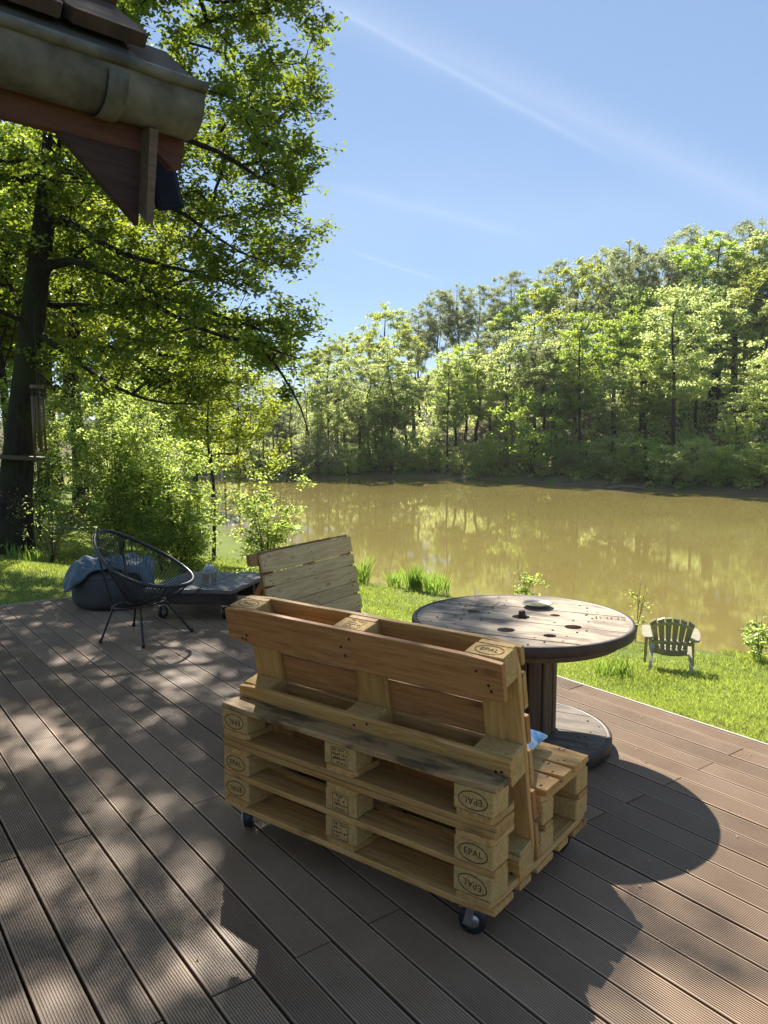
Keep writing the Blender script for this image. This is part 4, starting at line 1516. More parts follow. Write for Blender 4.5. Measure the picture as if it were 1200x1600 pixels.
def build_sofa():
    root = thing('pallet_sofa', 'pine pallet sofa on casters seen from behind, backrest leaning towards the camera', 'sofa', (-0.632, 2.905, 0), R(-37.1))
    L, D, B = 1.2, 0.725, 0.117
    XS = [(0, 0.145), (0.5275, 0.6725), (1.055, 1.2)]                 # block columns along the length
    xc = [0.0725, 0.6, 1.1275]
    z = B
    # --- lower pallet, upside down: deck boards, cross boards, blocks, skids
    y = 0.0
    for w, g in ((0.145, 0.022), (0.10, 0.022), (0.145, 0.022), (0.10, 0.022), (0.147, 0)):
        board(root, 0, L, y, y + w, z, z + 0.022)
        y += w + g
    for a, b in XS:
        board(root, a + 0.002, b - 0.002, 0.004, D - 0.004, z + 0.0225, z + 0.044, axis=1)
    zb = z + 0.0445
    for j, (y0, y1) in enumerate(((0.003, 0.103), (0.33, 0.43), (D - 0.103, D - 0.003))):
        for i, (a, b) in enumerate(XS):
            st = None if j else (SQUARE[0] if i == 1 else OVAL)
            block(root, a + 0.003, b - 0.003, y0, y1, zb, zb + 0.0775, st, flip=(i != 1), tilt=(-0.12 if i == 2 else 0.1 if i == 0 else 0))
    zs = zb + 0.078
    board(root, 0, L, 0.0, 0.10, zs, zs + 0.0215)
    # --- second storey of the rear wall: one strip of an upright pallet
    z2 = zs + 0.022
    for i, (a, b) in enumerate(XS):
        block(root, a + 0.004, b - 0.002, 0.004, 0.102, z2, z2 + 0.078, SQUARE[1] if i == 1 else OVAL, flip=False)
        board(root, a + 0.002, b - 0.002, 0.002, 0.150, z2 + 0.0785, z2 + 0.100, axis=1, name='cross_board')
    board(root, 0.0, L - 0.002, -0.002, 0.143, z2 + 0.1005, z2 + 0.122)
    # --- third storey: strip of an upturned pallet
    z3 = z2 + 0.1225
    board(root, 0.002, L, 0.0, 0.141, z3, z3 + 0.0215)
    for i, (a, b) in enumerate(XS):
        board(root, a + 0.002, b - 0.002, 0.003, 0.150, z3 + 0.022, z3 + 0.0435, axis=1, name='cross_board')
        block(root, a + 0.002, b - 0.004, 0.002, 0.100, z3 + 0.044, z3 + 0.122, SQUARE[2] if i == 1 else OVAL, flip=(i != 1), tilt=0.04)
    z4 = z3 + 0.1225
    board(root, 0.0, L, -0.003, 0.102, z4, z4 + 0.022, mat='pine_dirty', name='top_plank')
    # --- seat: front half of an upright pallet on the lower one
    board(root, 0.0, L, 0.345, 0.425, zs, zs + 0.0215)
    board(root, 0.0, L, D - 0.102, D - 0.002, zs, zs + 0.0215)
    for a, b in XS:
        for y0, y1 in ((0.345, 0.425), (D - 0.106, D - 0.006)):
            block(root, a + 0.003, b - 0.003, y0, y1, zs + 0.022, zs + 0.0995)
        board(root, a + 0.002, b - 0.002, 0.345, D - 0.003, zs + 0.1, zs + 0.1215, axis=1, name='cross_board')
    zt = zs + 0.122
    y = D
    for w in (0.143, 0.098, 0.128):
        board(root, 0, L, y - w, y, zt, zt + 0.022, name='seat_plank', nail=xc)
        y -= w + 0.005
    # --- leaning back pallet
    lean = R(11.5)
    bp = bpy.data.objects.new('backrest', box_mesh(0.02, 0.02, 0.02, 0.0))     # replaced below by its first plank
    zf = B + 0.046
    # local frame: X along sofa, Yb up the pallet (0 at foot), Zb towards the sitter
    fr = Matrix.Translation((0, 0.325, zf)) @ Matrix.Rotation(PI / 2 + lean, 4, 'X')
    bpy.data.objects.remove(bp)
    bh = 0.785

    def P(name, x0, x1, u0, u1, t0, t1, mat='pine', axis=0, nail=None, kind='board', stamp=None, flip=False):
        """piece of the back pallet; u up along it, t thickness from the sitter's face backwards"""
        _pseed[0] += 1
        if kind == 'board':
            Lb, W = (x1 - x0, u1 - u0) if axis == 0 else (u1 - u0, x1 - x0)
            me = bent_plank(Lb, W, t1 - t0, _pseed[0], mat, 0.002)
        else:
            me = shared_box(x1 - x0, u1 - u0, t1 - t0, 0.004, 'chip')
        o = obj(name, me, None, root)
        o.matrix_local = fr @ Matrix.Translation(((x0 + x1) / 2, (u0 + u1) / 2, (t0 + t1) / 2)) @ Matrix.Rotation(0 if axis == 0 else PI / 2, 4, 'Z')
        if kind == 'board' and axis == 0:
            rg = random.Random(_pseed[0] * 3)
            for cx_ in xc:
                for q in range(3):
                    obj('nail', NAIL, None, o, (cx_ - 0.6 + rg.uniform(-0.05, 0.05), rg.uniform(-0.36, 0.36) * (u1 - u0), (t1 - t0) / 2), scale=(1.5, 1.5, 1))
        if stamp:
            s = obj('stamp', stamp, None, o)
            s.matrix_local = Matrix.Translation((0, (u1 - u0) / 2 + 0.0012, 0)) @ Matrix.Rotation(-PI / 2, 4, 'X') @ Matrix.Rotation(PI if flip else 0, 4, 'Z') @ Matrix.Diagonal((0.95, 0.95, 1, 1))
        return o
    u = 0.0
    for w in (0.145, 0.125, 0.145, 0.118, 0.145, 0.082):
        P('back_plank', 0.0, 1.2, u, u + w, 0.0, 0.022, 'pine_red' if w in (0.125, 0.118) else 'pine')
        u += w + 0.005
    for a, b in XS:
        P('cross_board', a + 0.002, b - 0.002, 0.002, bh - 0.002, 0.0225, 0.044, 'pine', 1)
    for j, (u0, u1) in enumerate(((0.002, 0.10), (0.352, 0.452), (bh - 0.101, bh - 0.003))):
        for i, (a, b) in enumerate(XS):
            P('block', a + 0.003, b - 0.003, u0, u1, 0.0445, 0.122, kind='block', stamp=None if j < 2 else (SQUARE[0] if i == 1 else OVAL), flip=(i == 0))
    for j, (u0, u1) in enumerate(((0.0, 0.10), (0.35, 0.455), (bh - 0.145, bh))):
        P('skid_plank', 0.0, 1.2, u0, u1, 0.1225, 0.1445, 'pine_red' if j == 2 else 'pine')
    # --- casters
    for (cx, cy), rz in zip(((0.06, 0.075), (1.075, 0.055), (0.09, D - 0.09), (1.11, D - 0.065)), (2.2, 0.35, 1.9, 1.4)):
        caster(root, (cx, cy, 0), rz)
    return root


build_sofa()


# ---------------------------------------------------------------- blue cushion on the seat
def build_cushion():
    n = 18
    V, F = [], []
    for side in (1, -1):
        for i in range(n + 1):
            for j in range(n + 1):
                a, b = 2 * i / n - 1, 2 * j / n - 1
                k = (1 - abs(a) ** 2.6) * (1 - abs(b) ** 2.6)
                puff = 0.055 * max(k, 0) ** 0.55
                pinch = 1 - 0.07 * (1 - abs(a * b)) * max(abs(a), abs(b)) ** 6
                V.append((a * 0.20 * pinch, b * 0.155 * pinch, side * (puff + 0.004) + 0.006 * math.sin(5 * a + 3 * b)))
    m = (n + 1) ** 2
    for s in range(2):
        for i in range(n):
            for j in range(n):
                q = [s * m + i * (n + 1) + j, s * m + (i + 1) * (n + 1) + j, s * m + (i + 1) * (n + 1) + j + 1, s * m + i * (n + 1) + j + 1]
                F.append(q if s == 0 else q[::-1])
    rim = [i * (n + 1) for i in range(n + 1)] + [n * (n + 1) + j for j in range(1, n + 1)] + [i * (n + 1) + n for i in range(n - 1, -1, -1)] + [j for j in range(n - 1, 0, -1)]
    for a, b in zip(rim, rim[1:] + rim[:1]):
        F.append((a, m + a, m + b, b))
    me = mesh_py('cushion', V, F, True)
    lx, ly, lz = 0.88, 0.50, 0.447
    rz = R(-36.8)
    wx = -0.632 + lx * math.cos(rz) - ly * math.sin(rz)
    wy = 2.905 + lx * math.sin(rz) + ly * math.cos(rz)
    o = obj('cushion', me, 'cushion', None, (wx, wy, lz))
    o.rotation_euler = (Matrix.Rotation(rz, 3, 'Z') @ Matrix.Rotation(R(-9), 3, 'X') @ Matrix.Rotation(R(10), 3, 'Z')).to_euler()
    tag(o, 'pale blue patterned cushion lying on the pallet sofa seat', 'cushion')


build_cushion()


# ---------------------------------------------------------------- second pallet, leaning
def build_leaning_pallet():
    ang = math.atan2(0.833, 0.50)
    root = thing('leaning_pallet', 'pale pine pallet backrest standing alone near the trolley table', 'pallet', (-0.80, 5.60, 0.0), ang)
    # local x along the boards (away), sitter's face looks towards -y (right / camera)
    lean = R(12)
    fr = Matrix.Translation((0, 0, 0.03)) @ Matrix.Rotation(PI / 2 - lean, 4, 'X')
    bh = 0.665

    def P(name, x0, x1, u0, u1, t0, t1, mat='pine', axis=0, kind='board'):
        _pseed[0] += 1
        if kind == 'board':
            Lb, W = (x1 - x0, u1 - u0) if axis == 0 else (u1 - u0, x1 - x0)
            me = bent_plank(Lb, W, t1 - t0, _pseed[0], mat, 0.001)
        else:
            me = shared_box(x1 - x0, u1 - u0, t1 - t0, 0.004, 'chip')
        o = obj(name, me, None, root)
        o.matrix_local = fr @ Matrix.Translation(((x0 + x1) / 2, (u0 + u1) / 2, -(t0 + t1) / 2)) @ Matrix.Rotation(0 if axis == 0 else PI / 2, 4, 'Z')
        return o
    u = 0.0
    k = 0
    rng = random.Random(9)
    for w in (0.145, 0.10, 0.145, 0.10, 0.150):
        o = P('back_plank', 0.0, 1.2, u, u + w, 0, 0.022, 'pine_pale')
        for nx in (0.07, 0.6, 1.13):
            for q in range(3):
                obj('nail', NAIL, None, o, (nx - 0.6 + rng.uniform(-0.05, 0.05), rng.uniform(-0.38, 0.38) * w, 0.011), scale=(1.6, 1.6, 1))
        u += w + (0.005 if k == 3 else 0.0012)
        k += 1
    XS = [(0, 0.145), (0.5275, 0.6725), (1.055, 1.2)]
    for a, b in XS:
        P('cross_board', a + 0.002, b - 0.002, 0.002, bh - 0.004, 0.0225, 0.044, 'pine_red', 1)
    for u0, u1 in ((0.002, 0.10), (bh - 0.104, bh - 0.006)):
        for a, b in XS:
            P('block', a + 0.003, b - 0.003, u0, u1, 0.0445, 0.122, kind='block')
    for u0, u1 in ((0.0, 0.10), (bh - 0.106, bh - 0.002)):
        P('skid_plank', 0.0, 1.2, u0, u1, 0.1225, 0.1445, 'pine_red')
    # props that hold it up behind
    for x in (0.15, 1.05):
        o = obj('prop', box_mesh(0.5, 0.05, 0.05, 0.003), 'pine_red', root)
        a = Vector((x, 0.47, 0.02))
        b = fr @ Vector((x, 0.42, -0.147))
        d = (b - a)
        o.location = (a + b) / 2
        o.rotation_euler = d.to_track_quat('X', 'Z').to_euler()
        o.scale = (d.length / 0.5, 1, 1)
    obj('foot_beam', box_mesh(1.2, 0.10, 0.03, 0.003), 'pine', root, (0.6, 0.07, 0.0155))


build_leaning_pallet()


# ---------------------------------------------------------------- cable spool table
def clip_circle_strip(R_, y0, y1, n=28):
    """outline of the part of a disc between y0 and y1 (x from the circle)"""
    pts = []
    for i in range(n + 1):
        y = y0 + (y1 - y0) * i / n
        pts.append((math.sqrt(max(R_ * R_ - y * y, 0)), y))
    left = [(-x, y) for x, y in pts[::-1]]
    out = []
    for p in pts + left:
        if not out or math.hypot(p[0] - out[-1][0], p[1] - out[-1][1]) > 1e-4:
            out.append(p)
    return out


def prism(outline, z0, z1, name):
    bm = bmesh.new()
    lo = [bm.verts.new((x, y, z0)) for x, y in outline]
    hi = [bm.verts.new((x, y, z1)) for x, y in outline]
    bm.faces.new(lo[::-1])
    top = bm.faces.new(hi)
    n = len(outline)
    for i in range(n):
        bm.faces.new((lo[i], lo[(i + 1) % n], hi[(i + 1) % n], hi[i]))
    return bm_mesh(name, bm)


def boolean_cut(o, cutters):
    for c in cutters:
        m = o.modifiers.new('cut', 'BOOLEAN')
        m.operation = 'DIFFERENCE'
        m.solver = 'EXACT'
        m.object = c
    dg = bpy.context.evaluated_depsgraph_get()
    dg.update()
    me = bpy.data.meshes.new_from_object(o.evaluated_get(dg))
    o.modifiers.clear()
    o.data = me


def build_spool():
    cx, cy, HT, RR = 0.69, 3.81, 0.64, 0.55
    rz = R(-25)
    root = thing('cable_spool_table', 'round weathered cable spool table with steel rim and drum leg', 'table', (cx, cy, 0), rz)

    def loc(dx, dy):      # world offset to the table's own axes
        c, s = math.cos(-rz), math.sin(-rz)
        return dx * c - dy * s, dx * s + dy * c
    holes = [(0.0, 0.0, 0.045)] + [(*loc(dx * 0.98, dy * 0.98), r) for dx, dy, r in ((-0.228, 0.143, 0.034), (-0.118, -0.247, 0.042), (0.184, 0.056, 0.026), (0.22, -0.185, 0.040), (0.07, -0.353, 0.030))]
    hx, hy = loc(0.0, 0.02)
    holes[0] = (hx, hy, 0.045)
    cut = []
    for x, y, r in holes:
        me = lathe([(r, -0.1), (r, 0.1)], 24, 'cutter', False)
        c = obj('cutter', me, None, root, (x, y, HT - 0.02))
        cut.append(c)
    bpy.context.view_layer.update()
    Ri = RR - 0.026

    def flange(ztop, thick, with_holes, seed, mat, RR=RR):
        Ri = RR - 0.026
        rng = random.Random(seed)
        w = 2 * Ri / 7
        for k in range(7):
            y0, y1 = -Ri + k * w + 0.002, -Ri + (k + 1) * w - 0.002
            me = prism(clip_circle_strip(Ri, y0, y1), 0, 0, 'flange_plank') if False else prism(clip_circle_strip(Ri, y0, y1), -thick, rng.uniform(-0.002, 0.0015), 'flange_plank')
            me.materials.append(M[mat])
            o = obj('flange_plank', me, None, root, (0, 0, ztop))
            if with_holes:
                hit = [c for c, (x, y, r) in zip(cut, holes) if y - r < y1 and y + r > y0]
                if hit:
                    bpy.context.view_layer.update()
                    boolean_cut(o, hit)
            # nails in rows
            for xr in ((-0.32, -0.22, 0.22, 0.32) if with_holes else (-0.3, 0.3)):
                for q in range(2):
                    nx, ny = xr + rng.uniform(-0.07, 0.07), (y0 + y1) / 2 + (q - 0.5) * w * 0.5 + rng.uniform(-0.025, 0.025)
                    if math.hypot(nx, ny) < Ri - 0.02 and all(math.hypot(nx - x, ny - y) > r + 0.012 for x, y, r in holes):
                        obj('nail', NAIL, None, o, (nx, ny, 0.0015), scale=(1.5, 1.5, 1))
        obj('rim', lathe([(Ri + 0.001, ztop - thick), (RR - 0.003, ztop - thick), (RR, ztop - thick + 0.004), (RR, ztop - 0.004), (RR - 0.004, ztop + 0.002), (Ri + 0.006, ztop + 0.003), (Ri + 0.001, ztop - 0.001)], 72, 'rim', True, False), 'rim', root)
    flange(HT, 0.046, True, 1, 'spool')
    # second layer under the top closes the holes' depth into darkness
    for c in cut:
        bpy.data.objects.remove(c)
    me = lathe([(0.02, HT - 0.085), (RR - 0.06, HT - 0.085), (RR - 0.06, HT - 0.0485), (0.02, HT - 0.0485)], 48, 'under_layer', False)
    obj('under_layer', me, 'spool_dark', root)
    flange(0.07, 0.055, False, 2, 'spool_base', 0.455)
    # drum of staves
    n = 14
    rd = 0.165
    for k in range(n):
        a = 2 * PI * k / n
        w = 2 * rd * math.sin(PI / n) - 0.004
        o = obj('stave', shared_box(HT - 0.166, w, 0.026, 0.005, 'spool_dark'), None, root, (rd * math.cos(a), rd * math.sin(a), 0.076 + (HT - 0.166) / 2))
        o.rotation_euler = (Matrix.Rotation(a, 3, 'Z') @ Matrix.Rotation(PI / 2, 3, 'Y')).to_euler()
    # cross joint seen in one plank
    obj('joint', box_mesh(0.0035, 0.145, 0.002, 0.0), 'stencil', root, (-0.20, 0.225, HT + 0.0014))
    # stencilled letters, partly worn
    t = text_mesh('JONS', 0.062, 1.1)
    t.materials.append(M['stencil'])
    lx, ly = loc(0.44, -0.02)
    obj('stencil', t, None, root, (lx, ly, HT + 0.0045), (0, 0, R(8)), (1, 0.75, 1))
    bm = bmesh.new()
    rng = random.Random(3)

    def q(x0, y0, x1, y1):
        bm.faces.new([bm.verts.new((x, y, 0)) for x, y in ((x0, y0), (x1, y0), (x1, y1), (x0, y1))])
    x = -0.20
    q(-0.2, -0.022, 0.2, -0.013)
    while x < 0.19:
        w = rng.uniform(0.012, 0.028)
        for yy in (0.016,):
            if rng.random() < 0.8:
                q(x, yy - rng.uniform(0.012, 0.028), x + w * 0.35, yy)
                q(x + w * 0.4, yy - 0.008, x + w, yy)
        x += w + rng.uniform(0.004, 0.012)
    m = bm_mesh('stencil', bm)
    m.materials.append(M['stencil'])
    lx, ly = loc(-0.235, 0.285)
    obj('stencil', m, None, root, (lx, ly, HT + 0.0045), (0, 0, R(2)))
    # bolt stub in the middle hole
    st = obj('wood_peg', lathe([(0.016, -0.05), (0.019, -0.02), (0.018, 0.02), (0.014, 0.034), (0.004, 0.036)], 9, 'wood_peg', False), 'dark_wood', None, (cx + 0.008, cy + 0.02, HT + 0.0), (R(4), R(-6), 0))
    tag(st, 'short dark wooden peg sticking out of the table centre hole', 'peg')
    # dish
    d = thing('dish', 'shallow round metal dish with ash on the spool table', 'dish', (cx + 0.125, cy + 0.235, HT + 0.003))
    obj('bowl', lathe([(0.026, 0), (0.045, 0.002), (0.072, 0.014), (0.079, 0.019), (0.077, 0.022), (0.07, 0.017), (0.043, 0.0055), (0.004, 0.005)], 40, 'bowl'), 'dish', d)
    obj('ash', lathe([(0.055, 0.0105), (0.042, 0.0135), (0.027, 0.017), (0.004, 0.015)], 24, 'ash'), 'ash', d)


build_spool()


# ---------------------------------------------------------------- string chair
def build_string_chair():
    fx, fy = 0.954, -0.30
    root = thing('string_chair', 'black oval string chair on thin steel legs in front of the bean bag', 'chair', (-1.84, 5.80, 0), math.atan2(fy, fx))
    n = 72
    rim = []
    for i in range(n):
        t = 2 * PI * i / n
        f, s = math.cos(t), math.sin(t)
        egg = 1 + 0.10 * f
        rim.append((0.02 + 0.365 * f, 0.35 * s * (1 - 0.16 * (-f) * (f < 0)), 0.585 - 0.185 * f + 0.035 * f * f - 0.02 * s * s))
    rim = np.array(rim)
    v, f = closed_tube(rim, 0.014, 10)
    obj('rim', mesh_np('rim', v, [f], True), 'cord', root)
    ring = np.array([(-0.03 + 0.085 * math.cos(2 * PI * i / n), 0.085 * math.sin(2 * PI * i / n), 0.275) for i in range(n)])
    v, f = closed_tube(ring, 0.008, 8)
    obj('seat_ring', mesh_np('seat_ring', v, [f], True), 'cord', root)
    tb = Tubes()
    for i in range(n):
        a, b = rim[i], ring[i]
        m = (a + b) / 2 + np.array([0, 0, -0.012])
        tb.add([a, m, b], 0.0030, 5)
    o = obj('seat_cords', tb.mesh(), 'cord', root)
    o['kind'] = 'stuff'
    # structural frame: low ring with struts to the rim
    low = np.array([(-0.03 + 0.19 * math.cos(2 * PI * i / 40), 0.20 * math.sin(2 * PI * i / 40), 0.262 + 0.02 * math.cos(2 * PI * i / 40)) for i in range(40)])
    v, f = closed_tube(low, 0.008, 8)
    obj('frame_ring', mesh_np('frame_ring', v, [f], True), 'black', root)
    for k in (6, 30, 42, 66):
        p = low[int(k / 72 * 40)]
        obj('strut', Tubes().add([p, (p + rim[k]) / 2 + np.array([0, 0, -0.03]), rim[k]], 0.0075, 8).mesh(), 'black', root)
    # feet positions measured on the deck
    feet = [(-2.11, 5.63), (-1.75, 5.50), (-1.51, 5.95), (-2.02, 6.12)]
    c, s = fx, fy
    for x, y in feet:
        dx, dy = x + 1.84, y - 5.80
        lx, ly = dx * c + dy * s, -dx * s + dy * c
        a = math.atan2(ly, lx + 0.03)
        topp = np.array((-0.03 + 0.19 * math.cos(a), 0.20 * math.sin(a), 0.264))
        leg = obj('leg', Tubes().add([topp, (topp + np.array((lx, ly, 0.006))) / 2, (lx, ly, 0.006)], 0.0085, 8).mesh(), 'black', root)
        obj('foot_cap', lathe([(0.012, 0.0), (0.014, 0.006), (0.013, 0.026), (0.009, 0.03)], 12, 'foot_cap'), 'black', leg, (lx, ly, 0.0))
    return root


build_string_chair()


# ---------------------------------------------------------------- bean bag with a blue blanket
def build_beanbag():
    cx, cy = -2.46, 6.95
    n, m = 44, 16
    V, F = [], []
    prof = [(0.02, 0.0), (0.26, 0.0), (0.325, 0.02), (0.352, 0.07), (0.362, 0.15), (0.358, 0.24), (0.342, 0.30), (0.30, 0.345), (0.22, 0.362), (0.10, 0.366), (0.02, 0.366)]
    for k, (r, z) in enumerate(prof):
        for i in range(n):
            t = 2 * PI * i / n
            w = 1 + 0.02 * math.sin(3 * t + k) + 0.012 * math.sin(7 * t - 2 * k)
            V.append((r * w * math.cos(t), r * w * math.sin(t), z * (1 + 0.03 * math.sin(2 * t))))
    for k in range(len(prof) - 1):
        for i in range(n):
            j = (i + 1) % n
            F.append((k * n + i, k * n + j, (k + 1) * n + j, (k + 1) * n + i))
    F.append(tuple(range(n))[::-1])
    F.append(tuple((len(prof) - 1) * n + i for i in range(n)))
    root = thing('bean_bag', 'round slate grey bean bag pouf behind the string chair', 'pouf', (cx, cy, 0.0))
    obj('bag', mesh_py('bag', V, F, True), 'beanbag', root)
    obj('seam', mesh_np('seam', *[(lambda v, f: (v, [f]))(*closed_tube([(0.352 * math.cos(2 * PI * i / 48), 0.352 * math.sin(2 * PI * i / 48), 0.29 + 0.004 * math.sin(4 * PI * i / 24)) for i in range(48)], 0.005, 6))][0], True), 'beanbag', root)
    # blanket: cloth thrown over the top, one corner hanging off to the left
    nx, ny = 44, 34
    V = []
    for i in range(nx + 1):
        for j in range(ny + 1):
            a, b = i / nx * 2 - 1, j / ny * 2 - 1
            x, y = a * 0.41 - 0.03, b * 0.31 - 0.03
            r = math.hypot(x, y)
            z = 0.395 + 0.022 * math.sin(7 * a + 3 * b) * math.cos(5 * b - 2 * a) + 0.016 * math.sin(13 * a - 6 * b) + 0.012 * math.sin(17 * b + 4 * a)
            over = max(0, r - 0.33)
            z -= over * 1.1 + 0.5 * over * over
            pull = 1 - 0.55 * over
            z = max(z, 0.20)
            if r < 0.36:
                z = max(z, 0.377)
            V.append((x * pull, y * pull, z))
    F = [(i * (ny + 1) + j, (i + 1) * (ny + 1) + j, (i + 1) * (ny + 1) + j + 1, i * (ny + 1) + j + 1) for i in range(nx) for j in range(ny)]
    me = mesh_py('blanket', V, F, True)
    o = obj('blanket', me, 'blanket', None, (cx, cy, 0), (0, 0, 0.25))
    md = o.modifiers.new('thick', 'SOLIDIFY')
    md.thickness = 0.012
    tag(o, 'crumpled steel blue blanket thrown over the bean bag', 'blanket')


build_beanbag()


# ---------------------------------------------------------------- low trolley table with lantern
def build_trolley():
    root = thing('trolley_table', 'low grey plank trolley table on casters beside the string chair', 'table', (-2.03, 6.33, 0), R(-3))
    W, D, T = 0.80, 0.82, 0.262
    sh = 0.16                                    # the planks run slightly to the right going away
    ws = [0.205, 0.26, 0.325]
    x = 0.0
    for w in ws:
        o = obj('top_plank', bent_plank(D, w - 0.008, 0.030, int(w * 1000), 'grey_wood', 0.004), None, root, (x + w / 2 + sh / 2, D / 2, T - 0.015), (0, 0, PI / 2 - math.atan2(sh, D)))
        for e in (-1, 1):
            for q in (-1, 1):
                obj('nail', NAIL, None, o, (e * (D / 2 - 0.06), q * w * 0.3, 0.015), scale=(1.6, 1.6, 1))
        x += w + 0.004
    for y in (0.05, D / 2, D - 0.06):
        sx = sh * y / D
        obj('cross_beam', box_mesh(W - 0.02, 0.085, 0.095, 0.004), 'dark_wood', root, (W / 2 + sx, y, T - 0.0785))
    for y in (0.06, D - 0.08):
        for xx in (0.14, W - 0.12):
            c = caster(root, (xx + sh * y / D, y, 0), 0.8 + xx, 0.045)
            c.scale = (1, 1, (T - 0.126) / 0.117)
    # lantern
    l = thing('lantern', 'small cream metal lantern with grey domed top on the trolley table', 'lantern', (-1.50, 6.55, T + 0.001), R(-25))
    h = 0.085
    obj('base', box_mesh(0.104, 0.104, 0.010, 0.002), 'lantern', l, (0, 0, 0.005))
    for sx in (-1, 1):
        for sy in (-1, 1):
            obj('post', box_mesh(0.012, 0.012, h, 0.001), 'lantern', l, (sx * 0.043, sy * 0.043, 0.010 + h / 2))
    for k in range(4):
        obj('pane', box_mesh(0.072, 0.003, h - 0.004, 0.0), 'lanternpane', l, (0.044 * math.sin(k * PI / 2), -0.044 * math.cos(k * PI / 2), 0.010 + h / 2), (0, 0, k * PI / 2))
    roof = obj('roof_rim', box_mesh(0.112, 0.112, 0.012, 0.002), 'lantern', l, (0, 0, 0.016 + h))
    prof = [(0.052, 0.0), (0.052, 0.012), (0.049, 0.026), (0.042, 0.04), (0.030, 0.052), (0.014, 0.060), (0.005, 0.063), (0.004, 0.070), (0.007, 0.074), (0.002, 0.079)]
    d = lathe(prof, 12, 'dome', False)
    obj('dome', d, 'lanterntop', l, (0, 0, 0.022 + h))
    for sx in (-1, 1):
        for sy in (-1, 1):
            obj('finial', lathe([(0.006, 0), (0.007, 0.008), (0.002, 0.018)], 8, 'finial'), 'lanterntop', l, (sx * 0.047, sy * 0.047, 0.022 + h))


build_trolley()


